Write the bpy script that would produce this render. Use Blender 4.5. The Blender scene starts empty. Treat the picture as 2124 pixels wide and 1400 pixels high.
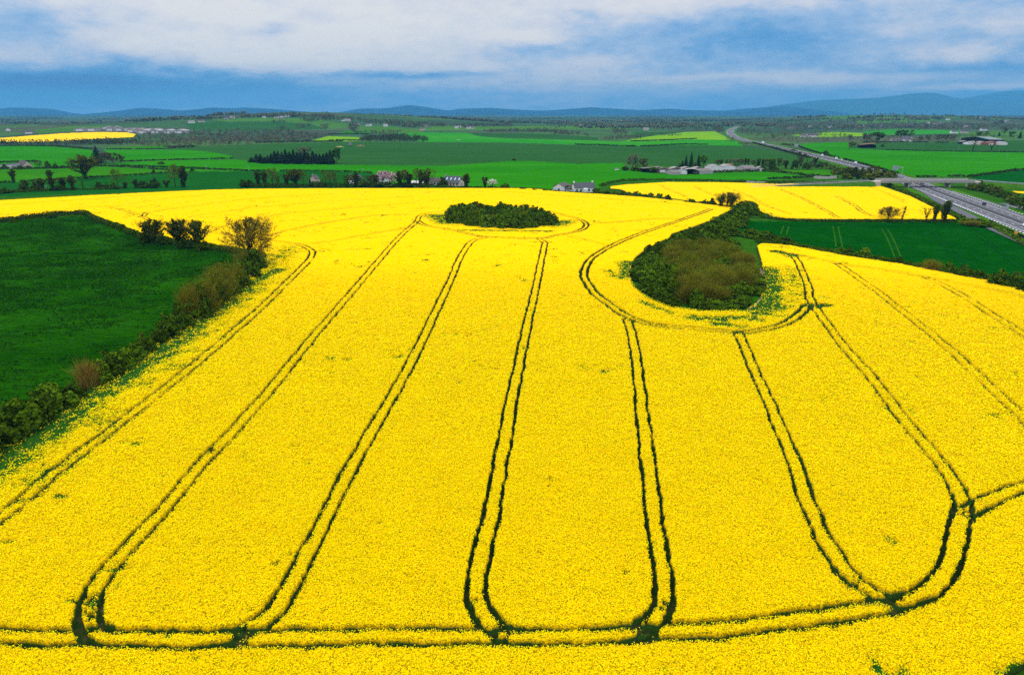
import bpy, math
import numpy as np
from mathutils import Vector
PI = math.pi
scene = bpy.context.scene
COL = scene.collection
# ------------------------------------------------------------------ camera
F, CX, CY = 1416.0, 1062.0, 700.0
TH = math.radians(18.22)
CAMZ = 50.0
cam = bpy.data.cameras.new('camera'); cam.lens = 24.0; cam.sensor_width = 36.0
cam.clip_start = 0.5; cam.clip_end = 60000
camo = bpy.data.objects.new('camera', cam); COL.objects.link(camo)
camo.location = (0, 0, CAMZ); camo.rotation_euler = (PI/2-TH, 0, 0)
scene.camera = camo

def sm(a, b, x):
    t = np.clip((np.asarray(x, float)-a)/(b-a), 0, 1)
    return t*t*(3-2*t)

def hash2(ix, iy, seed):
    h = (ix.astype(np.int64)*374761393 + iy.astype(np.int64)*668265263 + seed*974711) & 0x7fffffff
    h = ((h ^ (h >> 13))*1274126177) & 0x7fffffff
    return ((h ^ (h >> 16)) & 0xffff)/65535.0

def vn(x, y, s, seed=0):
    x = np.asarray(x, float)/s; y = np.asarray(y, float)/s
    ix = np.floor(x); iy = np.floor(y); fx = x-ix; fy = y-iy
    fx = fx*fx*(3-2*fx); fy = fy*fy*(3-2*fy)
    a = hash2(ix, iy, seed); b = hash2(ix+1, iy, seed); c = hash2(ix, iy+1, seed); d = hash2(ix+1, iy+1, seed)
    return (a*(1-fx)+b*fx)*(1-fy)+(c*(1-fx)+d*fx)*fy

def bump(x, y, px, dist, sx, sy, amp):
    cx = (px-CX)/F*dist
    # measured along / across the line of distance
    return amp*np.exp(-((x-cx)/sx)**2-((y-dist)/sy)**2)

def H(x, y):
    x = np.asarray(x, float); y = np.asarray(y, float)
    xb = np.interp(y, [60, 120, 196, 269, 429, 470], [260, 205, 152, 108, 84, 84])
    a = sm(-18, 60, x-xb)
    b = sm(458, 535, y)
    z = -5*(1-(1-a)*(1-b))
    far = sm(700, 1600, y)
    z = z + far*2.0*(vn(x, y, 420, 3)-0.5)
    z = z + bump(x, y, 560, 3000, 560, 620, 41) + bump(x, y, 830, 3100, 520, 600, 26) + bump(x, y, 690, 2700, 500, 500, 6)
    z = z + bump(x, y, 1850, 3700, 620, 560, 38) + bump(x, y, 1650, 3900, 600, 500, 10)
    z = z + bump(x, y, 120, 2150, 330, 260, 17)
    z = z + sm(3500, 9000, y)*6*(vn(x, y, 1500, 8)-0.5)
    return z

def raydir(px, py):
    px = np.asarray(px, float); py = np.asarray(py, float)
    a = (px-CX)/F; b = (CY-py)/F
    return np.stack([a, math.cos(TH)+b*math.sin(TH), -math.sin(TH)+b*math.cos(TH)], -1)

STEPS = [12.0]
while STEPS[-1] < 19000:
    STEPS.append(STEPS[-1]*1.004+0.0)
STEPS = np.array(STEPS)
def P(px, py, dz=0.0):
    """pixel of the photo -> point on the terrain (N,3)"""
    d = np.atleast_2d(raydir(px, py)); n = np.hypot(d[:, 0], d[:, 1])
    out = np.zeros((len(d), 3))
    for i in range(len(d)):
        ux, uy, s = d[i, 0]/n[i], d[i, 1]/n[i], d[i, 2]/n[i]
        g = CAMZ+s*STEPS-H(ux*STEPS, uy*STEPS)-dz
        k = np.argmax(g < 0)
        if not (g < 0).any(): t = 18500.0
        elif k == 0: t = STEPS[0]
        else:
            t0, t1, g0, g1 = STEPS[k-1], STEPS[k], g[k-1], g[k]
            t = t0+(t1-t0)*g0/(g0-g1)
        out[i] = ux*t, uy*t, float(H(ux*t, uy*t))
    return out
def PL(pts, dz=0.0):
    a = np.array(pts, float)
    return P(a[:, 0], a[:, 1], dz)
def ztop(p, px, py):
    """height above p of the pixel (px,py) seen at p's distance"""
    d = raydir(px, py); return CAMZ+d[2]/d[1]*p[1]-p[2]
def pxw(p):
    """photo pixels -> metres at point p"""
    return math.sqrt(0)+((p[1]*math.cos(TH)+(CAMZ-p[2])*math.sin(TH))/F)

# ------------------------------------------------------------------ meshes
def mesh(name, V, faces, mats=(), mi=None, attrs=None, smooth=False):
    me = bpy.data.meshes.new(name)
    V = np.ascontiguousarray(V, np.float32)
    faces = [np.ascontiguousarray(f, np.int32) for f in faces if len(f)]
    me.vertices.add(len(V)); me.vertices.foreach_set('co', V.ravel())
    nl = sum(f.size for f in faces); nf = sum(len(f) for f in faces)
    me.loops.add(nl); me.polygons.add(nf)
    me.loops.foreach_set('vertex_index', np.concatenate([f.ravel() for f in faces]))
    st = []; o = 0
    for f in faces:
        st.append(o+np.arange(len(f))*f.shape[1]); o += f.size
    me.polygons.foreach_set('loop_start', np.concatenate(st).astype(np.int32))
    if mi is not None: me.polygons.foreach_set('material_index', np.asarray(mi, np.int32))
    if smooth: me.polygons.foreach_set('use_smooth', np.ones(nf, bool))
    for m in mats: me.materials.append(m)
    for k, v in (attrs or {}).items():
        v = np.asarray(v, np.float32)
        a = me.attributes.new(k, 'FLOAT', 'POINT'); a.data.foreach_set('value', v.ravel())
    me.update(calc_edges=True)
    return me
def link(name, me, parent=None):
    o = bpy.data.objects.new(name, me); COL.objects.link(o)
    if parent is not None: o.parent = parent
    return o
def tag(o, label=None, cat=None, group=None, kind=None):
    if label: o['label'] = label
    if cat: o['category'] = cat
    if group: o['group'] = group
    if kind: o['kind'] = kind
    return o
def empty(name, loc, rz=0.0):
    o = bpy.data.objects.new(name, None); COL.objects.link(o)
    o.location = loc; o.rotation_euler = (0, 0, rz); o.empty_display_size = 0.5
    return o
ORD = 'first second third fourth fifth sixth seventh eighth ninth tenth eleventh twelfth thirteenth fourteenth fifteenth sixteenth seventeenth eighteenth nineteenth twentieth'.split()
def ordw(i):
    if i < 20: return ORD[i]
    t = {2: 'twenty', 3: 'thirty', 4: 'forty', 5: 'fifty', 6: 'sixty', 7: 'seventy'}[(i+1)//10]
    r = (i+1) % 10
    return t+'-'+ORD[r-1] if r else {'twenty': 'twentieth', 'thirty': 'thirtieth', 'forty': 'fortieth', 'fifty': 'fiftieth', 'sixty': 'sixtieth', 'seventy': 'seventieth'}[t]

def inpoly(x, y, poly):
    poly = np.asarray(poly)[:, :2]
    r = np.zeros(x.shape, bool)
    bb = (x >= poly[:, 0].min()) & (x <= poly[:, 0].max()) & (y >= poly[:, 1].min()) & (y <= poly[:, 1].max())
    xs, ys = x[bb], y[bb]; c = np.zeros(xs.shape, bool)
    n = len(poly); j = n-1
    for i in range(n):
        xi, yi = poly[i]; xj, yj = poly[j]; j = i
        if yi == yj: continue
        cond = (yi > ys) != (yj > ys)
        c ^= cond & (xs < (xj-xi)*(ys-yi)/(yj-yi)+xi)
    r[bb] = c
    return r
def segdist(x, y, poly, closed=False):
    poly = np.asarray(poly)[:, :2]; d = np.full(x.shape, 1e9)
    n = len(poly)
    for i in range(n if closed else n-1):
        a = poly[i]; b = poly[(i+1) % n]; ab = b-a; L = max(1e-9, ab@ab)
        t = np.clip(((x-a[0])*ab[0]+(y-a[1])*ab[1])/L, 0, 1)
        d = np.minimum(d, np.hypot(x-a[0]-t*ab[0], y-a[1]-t*ab[1]))
    return d
def spline(p, step):
    """Catmull-Rom through p, resampled at about step metres"""
    p = np.asarray(p, float); n = len(p)
    q = np.vstack([2*p[0]-p[1], p, 2*p[-1]-p[-2]])
    out = []
    for i in range(n-1):
        a, b, c, d = q[i:i+4]
        k = max(2, int(np.linalg.norm(c-b)/step)+1)
        # centripetal-ish: limit tangents by the segment length
        L = np.linalg.norm(c-b)+1e-9
        m1 = (c-a)/ (np.linalg.norm(b-a)+L)*L; m2 = (d-b)/(np.linalg.norm(d-c)+L)*L
        t = np.linspace(0, 1, k, endpoint=False)[:, None]
        out.append((2*t**3-3*t**2+1)*b+(t**3-2*t**2+t)*m1+(-2*t**3+3*t**2)*c+(t**3-t**2)*m2)
    out.append(p[-1:])
    return np.vstack(out)

# ------------------------------------------------------------------ materials
def s2l(c):
    c = np.array(c, float)/255
    return tuple(np.where(c <= .04045, c/12.92, ((c+.055)/1.055)**2.4))
class NT:
    def __init__(s, tree): s.t = tree; tree.nodes.clear()
    def n(s, typ, ins=None, **kw):
        nd = s.t.nodes.new(typ)
        for k, v in kw.items(): setattr(nd, k, v)
        for k, v in (ins or {}).items():
            sock = nd.inputs[k]
            if isinstance(v, bpy.types.NodeSocket): s.t.links.new(v, sock)
            elif hasattr(v, 'outputs'): s.t.links.new(v.outputs[0], sock)
            else:
                if sock.type == 'RGBA' and len(v) == 3: v = (*v, 1)
                sock.default_value = v
        return nd
    def math(s, op, a, b=None, clamp=False):
        d = {0: a}
        if b is not None: d[1] = b
        return s.n('ShaderNodeMath', d, operation=op, use_clamp=clamp).outputs[0]
    def mix(s, f, a, b):
        nd = s.t.nodes.new('ShaderNodeMix'); nd.data_type = 'RGBA'
        for idx, v in ((0, f), (6, a), (7, b)):
            sock = nd.inputs[idx]
            if isinstance(v, bpy.types.NodeSocket): s.t.links.new(v, sock)
            else: sock.default_value = (*v, 1) if (idx > 0 and len(v) == 3) else v
        return nd.outputs[2]
    def noise(s, vec, scale, detail=3, rough=.55):
        return s.n('ShaderNodeTexNoise', {'Vector': vec, 'Scale': scale, 'Detail': detail, 'Roughness': rough}).outputs[0]
    def ramp(s, f, a, b):
        return s.n('ShaderNodeMapRange', {0: f, 1: a, 2: b, 3: 0.0, 4: 1.0}).outputs[0]
def newmat(name):
    m = bpy.data.materials.new(name); m.use_nodes = True
    return m, NT(m.node_tree)
def fin(m, t, col, rough=1.0, spec=0.0, normal=None, metal=0.0):
    b = t.n('ShaderNodeBsdfPrincipled', {'Base Color': col, 'Roughness': rough, 'Specular IOR Level': spec, 'Metallic': metal})
    if normal is not None: t.t.links.new(normal, b.inputs['Normal'])
    o = t.n('ShaderNodeOutputMaterial', {'Surface': b.outputs[0]})
    return m
def pos(t, sx=1, sy=1, sz=1):
    g = t.n('ShaderNodeNewGeometry').outputs['Position']
    if (sx, sy, sz) != (1, 1, 1):
        g = t.n('ShaderNodeVectorMath', {0: g, 1: (sx, sy, sz)}, operation='MULTIPLY').outputs[0]
    return g
def grass(name, c1, c2, c3=None, fine=0.8, broad=0.02, bumpd=0.0, stretch=(1, 1)):
    m, t = newmat(name); p = pos(t)
    ps = pos(t, stretch[0], stretch[1], 1)
    a = t.ramp(t.noise(p, broad, 6, .6), .35, .65)
    b = t.ramp(t.noise(ps, fine, 5, .7), .32, .68)
    col = t.mix(a, c1, c2)
    col = t.mix(t.math('MULTIPLY', b, .75), col, c3 or tuple(x*.55 for x in c1))
    nrm = None
    if bumpd:
        nrm = t.n('ShaderNodeBump', {'Height': t.noise(ps, fine*1.3, 5, .7), 'Distance': bumpd, 'Strength': 1.0}).outputs[0]
    return fin(m, t, col, normal=nrm)
def leafmat(name, c1, c2, scale=.7, rnd=.25):
    m, t = newmat(name); p = pos(t)
    f = t.ramp(t.noise(p, scale, 3), .3, .7)
    col = t.mix(f, c1, c2)
    r = t.n('ShaderNodeObjectInfo').outputs['Random']
    hs = t.n('ShaderNodeHueSaturation', {'Color': col, 'Value': t.math('ADD', t.math('MULTIPLY', r, 2*rnd), 1-rnd)})
    return fin(m, t, hs.outputs[0])
def plain(name, c, rough=.8, spec=.2, var=.15, scale=1.5, metal=0.0):
    m, t = newmat(name)
    f = t.noise(pos(t), scale, 4)
    col = t.mix(f, tuple(x*(1-var) for x in c), tuple(min(1, x*(1+var)) for x in c))
    return fin(m, t, col, rough, spec, metal=metal)
# ------------------------------------------------------------------ sky, sun
SUN_EL, SUN_AZ = math.radians(48), math.radians(-28)      # ahead, to the left
def build_world():
    w = bpy.data.worlds.new('World'); scene.world = w; w.use_nodes = True
    t = NT(w.node_tree)
    d = t.n('ShaderNodeTexCoord').outputs['Generated']
    sx = t.n('ShaderNodeSeparateXYZ', {0: d})
    X, Y, Z = sx.outputs
    hor = t.math('SQRT', t.math('ADD', t.math('MULTIPLY', X, X), t.math('MULTIPLY', Y, Y)))
    hor = t.math('MAXIMUM', hor, 0.02)
    u = t.math('ARCTAN2', X, Y)            # azimuth, right positive
    v = t.math('DIVIDE', Z, hor)           # tangent of the elevation
    # cloud layer coordinates: flattened near the horizon
    vv = t.math('POWER', t.math('MAXIMUM', v, 0.0), 0.75)
    def cv(su, sv, off):
        return t.n('ShaderNodeCombineXYZ', {0: t.math('MULTIPLY', u, su), 1: t.math('MULTIPLY', vv, sv), 2: off}).outputs[0]
    n1 = t.noise(cv(4.5, 11.0, 1.3), 1.0, 5, .55)
    n2 = t.noise(cv(13.0, 27.0, 7.7), 1.0, 6, .6)
    n3 = t.noise(cv(34.0, 62.0, 3.1), 1.0, 5, .6)
    def uv(px, py):
        r = raydir(px, py); h = math.hypot(r[0], r[1])
        return math.atan2(r[0], r[1]), r[2]/h
    f = t.math('ADD', t.math('MULTIPLY', t.math('SUBTRACT', n1, .5), .34), .55)
    f = t.math('ADD', f, t.math('MULTIPLY', t.math('SUBTRACT', n2, .5), .42))
    f = t.math('ADD', f, t.math('MULTIPLY', t.math('SUBTRACT', n3, .5), .34))
    wob = t.math('ADD', t.math('MULTIPLY', t.math('SUBTRACT', n2, .5), .02), t.math('MULTIPLY', t.math('SUBTRACT', n1, .5), .03))
    wu = t.math('ADD', u, t.math('MULTIPLY', t.math('SUBTRACT', n1, .5), .18)); wv = t.math('ADD', v, wob)
    for px, py, rx, ry, amp in BLOBS:
        u0, v0 = uv(px, py); su = rx/F/max(.75, 1.0); sv = ry/F
        a = t.math('DIVIDE', t.math('SUBTRACT', wu, u0), su); b = t.math('DIVIDE', t.math('SUBTRACT', wv, v0), sv)
        e = t.math('EXPONENT', t.math('MULTIPLY', t.math('ADD', t.math('MULTIPLY', a, a), t.math('MULTIPLY', b, b)), -1.0))
        f = t.math('ADD', f, t.math('MULTIPLY', e, amp))
    # above the picture: a brighter, nearly closed deck
    up = t.n('ShaderNodeMapRange', {0: v, 1: .14, 2: .5, 3: 0.0, 4: 1.0}, interpolation_type='SMOOTHSTEP').outputs[0]
    f = t.math('ADD', f, t.math('MULTIPLY', up, .25))
    cr = t.n('ShaderNodeValToRGB', {0: f})
    e = cr.color_ramp.elements
    stops = [(0.0, (18, 112, 182)), (.2, (42, 138, 202)), (.42, (98, 162, 217)), (.62, (158, 190, 226)), (.8, (205, 213, 228)), (1.0, (226, 228, 230))]
    # what lies behind the haze: the colour seen, less the haze in front of it
    def behind(c): return tuple(max(0.0, (a-b)/.80/1.05) for a, b in zip(s2l(c), (.012, .066, .12)))+(1,)
    e[0].position = 0; e[0].color = behind(stops[0][1]); e[1].position = 1; e[1].color = behind(stops[-1][1])
    for p, c in stops[1:-1]:
        x = e.new(p); x.color = behind(c)
    gain = t.math('ADD', t.math('MULTIPLY', up, UPGAIN), SKYGAIN)
    # stored x10 because the Background works at strength 0.1
    cl = t.n('ShaderNodeVectorMath', {0: cr.outputs[0], 'Scale': t.math('MULTIPLY', gain, 10.0)}, operation='SCALE').outputs[0]
    sky = t.n('ShaderNodeTexSky', sky_type='NISHITA', sun_disc=False, sun_elevation=SUN_EL, sun_rotation=SUN_AZ, altitude=100)
    col = t.mix(.9, sky.outputs[0], cl)
    bg = t.n('ShaderNodeBackground', {'Color': col, 'Strength': .1})
    t.n('ShaderNodeOutputWorld', {'Surface': bg.outputs[0]})
    w.cycles.sampling_method = 'MANUAL'; w.cycles.sample_map_resolution = 512
# photo px centre, radii px, amount
BLOBS = [(620, -20, 620, 110, .30), (250, 80, 420, 60, .20), (760, 95, 420, 65, .20), (330, 60, 300, 60, .10),
         (50, 62, 80, 26, -.34), (300, 56, 130, 16, -.26), (530, 70, 50, 14, -.30), (640, 42, 60, 12, -.14), (150, 22, 120, 14, -.12),
         (80, 172, 330, 28, -.58), (480, 172, 280, 24, -.30), (860, 157, 130, 8, -.42), (250, 212, 500, 14, -.12), (760, 190, 260, 26, -.12),
         (1500, 88, 230, 36, -.12), (1120, 108, 120, 18, -.14), (1400, 6, 330, 26, .30), (1090, 76, 70, 16, .26), (1240, 126, 90, 12, .18), (1180, 30, 90, 22, -.06),
         (1550, 160, 200, 9, .22), (1760, 165, 140, 9, .16), (1900, 112, 120, 14, .20), (2060, 45, 160, 30, .20), (2015, 105, 28, 14, .12), (1800, 30, 220, 14, -.06),
         (2060, 184, 150, 6, .36), (1950, 148, 200, 8, -.12), (950, 165, 330, 30, .14), (1150, 195, 700, 30, .16), (300, 200, 320, 10, .05), (1750, 216, 450, 20, -.10)]
SKYGAIN, UPGAIN = 1.05, 1.9
build_world()
sun = bpy.data.lights.new('sun', 'SUN'); sun.energy = 1.5; sun.angle = math.radians(14); sun.color = (1, .95, .86)
suno = bpy.data.objects.new('sun', sun); COL.objects.link(suno)
sd = Vector((math.sin(SUN_AZ)*math.cos(SUN_EL), math.cos(SUN_AZ)*math.cos(SUN_EL), math.sin(SUN_EL)))
suno.rotation_euler = sd.to_track_quat('Z', 'Y').to_euler(); suno.location = (-80, 60, 200)
scene.view_settings.view_transform = 'Standard'; scene.view_settings.look = 'None'
scene.view_settings.exposure = 0.0; scene.view_settings.gamma = 1.0
scene.cycles.use_denoising = True
scene.cycles.max_bounces = 5; scene.cycles.diffuse_bounces = 3; scene.cycles.volume_bounces = 0
scene.cycles.sample_clamp_indirect = 4.0

# haze: one closed box of thin even air round everything
def build_haze():
    x, y0, y1, z0, z1 = 27500, -2600, 28500, -40.0, 760.0
    V = np.array([(-x, y0, z0), (x, y0, z0), (x, y1, z0), (-x, y1, z0), (-x, y0, z1), (x, y0, z1), (x, y1, z1), (-x, y1, z1)])
    Fq = np.array([(0, 3, 2, 1), (4, 5, 6, 7), (0, 1, 5, 4), (1, 2, 6, 5), (2, 3, 7, 6), (3, 0, 4, 7)])
    m = bpy.data.materials.new('haze_air'); m.use_nodes = True; t = NT(m.node_tree)
    vol = t.n('ShaderNodeVolumePrincipled', {'Color': HAZE_COL, 'Density': HAZE_D, 'Anisotropy': 0.0})
    t.n('ShaderNodeOutputMaterial', {'Volume': vol.outputs[0]})
    o = link('haze', mesh('haze', V, [Fq], [m])); tag(o, kind='stuff', label='thin blue haze over the whole plain', cat='haze')
HAZE_COL, HAZE_D = (.095, .40, .69), 5.6e-5
build_haze()

# ------------------------------------------------------------------ fields: outlines in the photo, set on the terrain
RAPE = [(-420, 1200), (-60, 985), (0, 946), (82, 892), (142, 845), (194, 806), (264, 766), (343, 710), (379, 684), (435, 641), (534, 560), (556, 537), (540, 524), (478, 522), (428, 514), (303, 492), (257, 476), (204, 457), (178, 443), (125, 445), (0, 460), (-350, 492),
        (-350, 417), (0, 401), (165, 395), (362, 389.5), (494, 388), (700, 387.5), (780, 388), (955, 390), (1043, 393), (1143, 399.5), (1231, 405.5), (1312, 411), (1393, 418), (1450, 425), (1500, 431), (1525, 434), (1513, 441), (1488, 455), (1475, 463), (1433, 478), (1395, 490), (1388, 501), (1355, 516), (1333, 529), (1318, 542), (1308, 560), (1305, 580), (1313, 599), (1340, 624), (1388, 644), (1450, 652.5), (1500, 653.5), (1546, 651), (1571, 633), (1588, 603), (1583, 570), (1576, 543), (1568, 515), (1576, 510), (1642, 515), (1692, 525), (1767, 538), (1842, 550), (1917, 560), (1993, 573), (2068, 590), (2124, 602), (2560, 690), (2900, 1000), (2300, 1290), (2124, 1391), (2095, 1405), (2010, 1470), (1900, 1640), (-800, 1640)]
RAPE_W = PL(RAPE)
RAPE2 = [(1250, 391), (1298, 385.5), (1381, 380.5), (1486, 381), (1592, 384), (1717, 384.5), (1817, 385.5), (1842, 393), (1892, 411), (1930, 430), (1985, 456.5), (1984, 459.5), (1842, 459.5), (1717, 459), (1626, 457), (1601, 453), (1571, 441), (1545, 430), (1450, 424), (1393, 415), (1300, 403)]
RAPE2_W = PL(RAPE2)
RAPE3 = [(0, 287), (60, 282), (120, 277.5), (200, 274), (262, 275), (285, 279), (280, 286), (200, 290), (100, 296), (0, 296), (-60, 300), (-60, 292)]
RAPE4 = [(2080, 394), (2140, 393), (2200, 396), (2200, 412), (2105, 403)]
F_ = {}
F_['meadow'] = ([(-420, 500), (0, 462), (125, 450), (185, 449), (257, 480), (303, 497), (428, 520), (500, 530), (520, 545), (420, 640), (343, 700), (264, 756), (142, 835), (0, 936), (-420, 1190)], 'meadow_grass')
F_['wheat_right'] = ([(1528, 469), (1546, 457.6), (1626, 459), (1717, 461), (1985, 461.5), (2043, 469), (2124, 509), (2400, 640), (2500, 700), (2124, 602), (1993, 573), (1842, 550), (1692, 525), (1576, 509), (1568, 500), (1540, 485)], 'wheat_dark')
F_['left_dark'] = ([(-300, 384), (0, 380), (175, 370), (275, 364), (375, 356), (480, 353), (532, 356), (623, 355), (715, 357), (775, 360), (800, 372), (800, 392), (-300, 420)], 'wheat_blue')
F_['left_stripe'] = ([(-300, 353), (0, 353), (125, 349), (208, 345), (300, 350), (426, 353), (532, 356), (375, 356), (275, 364), (175, 370), (0, 380), (-300, 384)], 'grass_lime')
F_['mid_bright'] = ([(200, 343), (263, 336.5), (371, 332.5), (481, 331), (530, 336), (655, 340), (715, 342.5), (916, 344.5), (981, 340.5), (1062, 334), (1098, 334), (1200, 340.3), (1235, 339), (1290, 338), (1300, 350), (1340, 359), (1420, 363), (1592, 356), (1680, 366), (1592, 376), (1386, 376), (1298, 376), (1245, 387), (1231, 405), (1043, 393), (800, 390), (775, 360), (715, 357), (623, 355), (532, 356), (426, 353), (300, 348)], 'grass_bright')
F_['left_bright'] = ([(-300, 303), (0, 303), (90, 303), (185, 310), (200, 318), (200, 342), (140, 347), (0, 350), (-300, 353)], 'grass_bright')
F_['left_strip'] = ([(215, 311), (375, 310.5), (440, 316), (481, 324), (476, 329.5), (371, 331.5), (262, 335), (240, 330)], 'grass_bright')
F_['left_narrow'] = ([(205, 307), (350, 302), (345, 309), (225, 309.7)], 'grass_lime')
F_['big_teal'] = ([(345, 309.5), (405, 305), (532, 300), (620, 297), (700, 295), (748, 295), (886, 295.5), (1062, 297), (1195, 301.5), (1285, 304.5), (1386, 302), (1471, 302), (1540, 303), (1592, 310), (1655, 323), (1700, 334), (1720, 345), (1592, 345), (1400, 345), (1290, 338), (1235, 339), (1200, 340.3), (1098, 334), (1062, 334), (981, 340.5), (916, 344.5), (715, 342.5), (655, 340), (530, 336), (481, 331), (476, 329.5), (481, 324), (440, 316), (375, 310.5)], 'wheat_teal')
F_['strip_bright'] = ([(800, 284), (843, 275), (968, 275.5), (1000, 284), (1062, 288), (1185, 290.5), (1285, 294), (1325, 286.5), (1421, 274.5), (1483, 273), (1515, 289), (1540, 298), (1540, 303), (1471, 301.7), (1386, 301.7), (1285, 304), (1195, 301), (1062, 296.5), (886, 294.8)], 'grass_fresh')
F_['strip_yellow'] = ([(1298, 293), (1325, 286.5), (1421, 274.5), (1483, 273), (1511, 288), (1518, 291), (1436, 290), (1380, 292)], 'grass_yellow')
F_['teal_mid'] = ([(968, 276), (1062, 276.5), (1148, 279), (1240, 285), (1240, 291.5), (1185, 290), (1062, 287.5), (1000, 284)], 'wheat_teal')
F_['teal_small'] = ([(1310, 275), (1418, 272.8), (1421, 274), (1323, 286)], 'wheat_teal')
F_['right_bright'] = ([(1655, 303), (1680, 297), (1760, 295), (1759, 308), (1837, 312), (2124, 317), (2500, 322), (2500, 362), (2124, 352), (2008, 366), (1900, 368), (1868, 364), (1767, 336), (1690, 317)], 'grass_bright')
F_['right_teal'] = ([(1772, 298), (1968, 296), (2000, 293), (2124, 291), (2500, 291), (2500, 322), (2124, 316.5), (1837, 311.5), (1759, 307.5), (1764, 296)], 'wheat_teal')
F_['right_dark'] = ([(2012, 367), (2124, 353), (2500, 364), (2500, 385), (2124, 378), (2025, 375)], 'wheat_dark2')
F_['lime_by_road'] = ([(1592, 354), (1720, 352), (1752, 362), (1740, 367), (1690, 367), (1592, 358)], 'grass_lime')
F_['yellowish_far'] = ([(1640, 281), (1720, 274), (1790, 276), (1790, 283), (1700, 285)], 'grass_yellow')
F_['far_green_a'] = ([(1735, 241), (1790, 239), (1798, 243), (1750, 248), (1700, 253)], 'grass_mid')
F_['far_green_b'] = ([(1775, 249), (1800, 244), (1880, 243), (1940, 248), (1930, 254), (1850, 255), (1780, 257)], 'grass_mid')
F_['far_green_c'] = ([(1790, 274), (1850, 269), (1990, 270), (1990, 277), (1880, 280), (1800, 280)], 'grass_fresh')
F_['far_green_d'] = ([(2000, 275), (2124, 272), (2300, 272), (2300, 285), (2080, 288), (2010, 283)], 'grass_mid')
F_['ridge_a'] = ([(380, 256), (470, 251), (560, 253), (650, 258), (680, 268), (560, 271), (400, 270)], 'wheat_teal')
F_['ridge_b'] = ([(580, 248), (650, 250), (720, 257), (725, 262), (680, 268), (640, 256), (580, 253)], 'grass_mid')
F_['ridge_c'] = ([(740, 264), (800, 261), (870, 270), (880, 276), (760, 277)], 'grass_mid')
F_['ridge_d'] = ([(645, 292), (680, 283), (746, 285), (745, 292), (700, 294)], 'grass_yellow')
F_['ridge_e'] = ([(680, 280), (720, 272), (780, 272), (760, 278)], 'grass_lime')
F_['ridge_f'] = ([(430, 248), (540, 244), (640, 247), (740, 249), (650, 252), (470, 253)], 'grass_mid')
F_['industry_green'] = ([(70, 270), (170, 261), (240, 262), (200, 268), (80, 278)], 'grass_mid')
F_['centre_green_a'] = ([(870, 262), (1000, 262), (1062, 264), (1062, 270), (880, 271)], 'grass_mid')
F_['centre_green_b'] = ([(1060, 262), (1300, 261), (1420, 257), (1460, 262), (1300, 268), (1070, 270)], 'grass_mid')
MAT = {
 'meadow_grass': grass('meadow_grass', (.006, .058, .000), (.020, .125, .001), (.002, .022, .000), .6, .04, 1.0, (.45, 1.5)),
 'wheat_dark': grass('wheat_dark', (.001, .048, .001), (.003, .068, .002), (.000, .028, .001), .35, .03, .35, (.6, 1)),
 'wheat_dark2': grass('wheat_dark2', (.002, .065, .004), (.004, .08, .006), None, .2, .01),
 'wheat_blue': grass('wheat_blue', (.006, .068, .005), (.009, .086, .008), (.004, .054, .004), .08, .008),
 'grass_lime': grass('grass_lime', (.022, .135, .000), (.035, .165, .001), (.014, .11, .000), .06, .008),
 'grass_bright': grass('grass_bright', (.016, .150, .000), (.026, .185, .001), (.009, .118, .000), .03, .006, 0, (.3, 1)),
 'grass_fresh': grass('grass_fresh', (.015, .18, .008), (.04, .22, .008), (.012, .14, .006), .03, .004),
 'grass_yellow': grass('grass_yellow', (.12, .27, .004), (.17, .30, .004), (.07, .22, .004), .03, .006),
 'grass_mid': grass('grass_mid', (.04, .12, .012), (.06, .15, .018), (.032, .095, .012), .02, .003),
 'wheat_teal': grass('wheat_teal', (.018, .074, .013), (.026, .088, .016), (.013, .062, .010), .025, .003, 0, (.3, 1)),
}
def ground_mat():
    m, t = newmat('plain_ground'); p = pos(t)
    vo = t.n('ShaderNodeTexVoronoi', {'Vector': p, 'Scale': .0042, 'Randomness': .9}, voronoi_dimensions='2D', feature='F1')
    r = t.n('ShaderNodeSeparateColor', {0: vo.outputs['Color']}).outputs[0]
    cr = t.n('ShaderNodeValToRGB', {0: r}); cr.color_ramp.interpolation = 'CONSTANT'
    e = cr.color_ramp.elements; e[0].color = (.035, .095, .028, 1); e[1].position = .86; e[1].color = (.06, .08, .038, 1)
    for pz, c in ((.22, (.03, .065, .035)), (.42, (.05, .115, .03)), (.6, (.045, .06, .038)), (.74, (.035, .09, .035))):
        x = e.new(pz); x.color = (*c, 1)
    n = t.ramp(t.noise(p, .012, 5), .35, .65)
    far = t.mix(t.math('MULTIPLY', n, .5), cr.outputs[0], (.032, .05, .028))
    near = t.mix(t.ramp(t.noise(p, .35, 5, .65), .3, .7), (.010, .055, .002), (.03, .10, .005))
    d = t.n('ShaderNodeSeparateXYZ', {0: p}).outputs[1]
    col = t.mix(t.ramp(d, 600, 1100), near, far)
    return fin(m, t, col)
MAT['ground'] = ground_mat()

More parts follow.
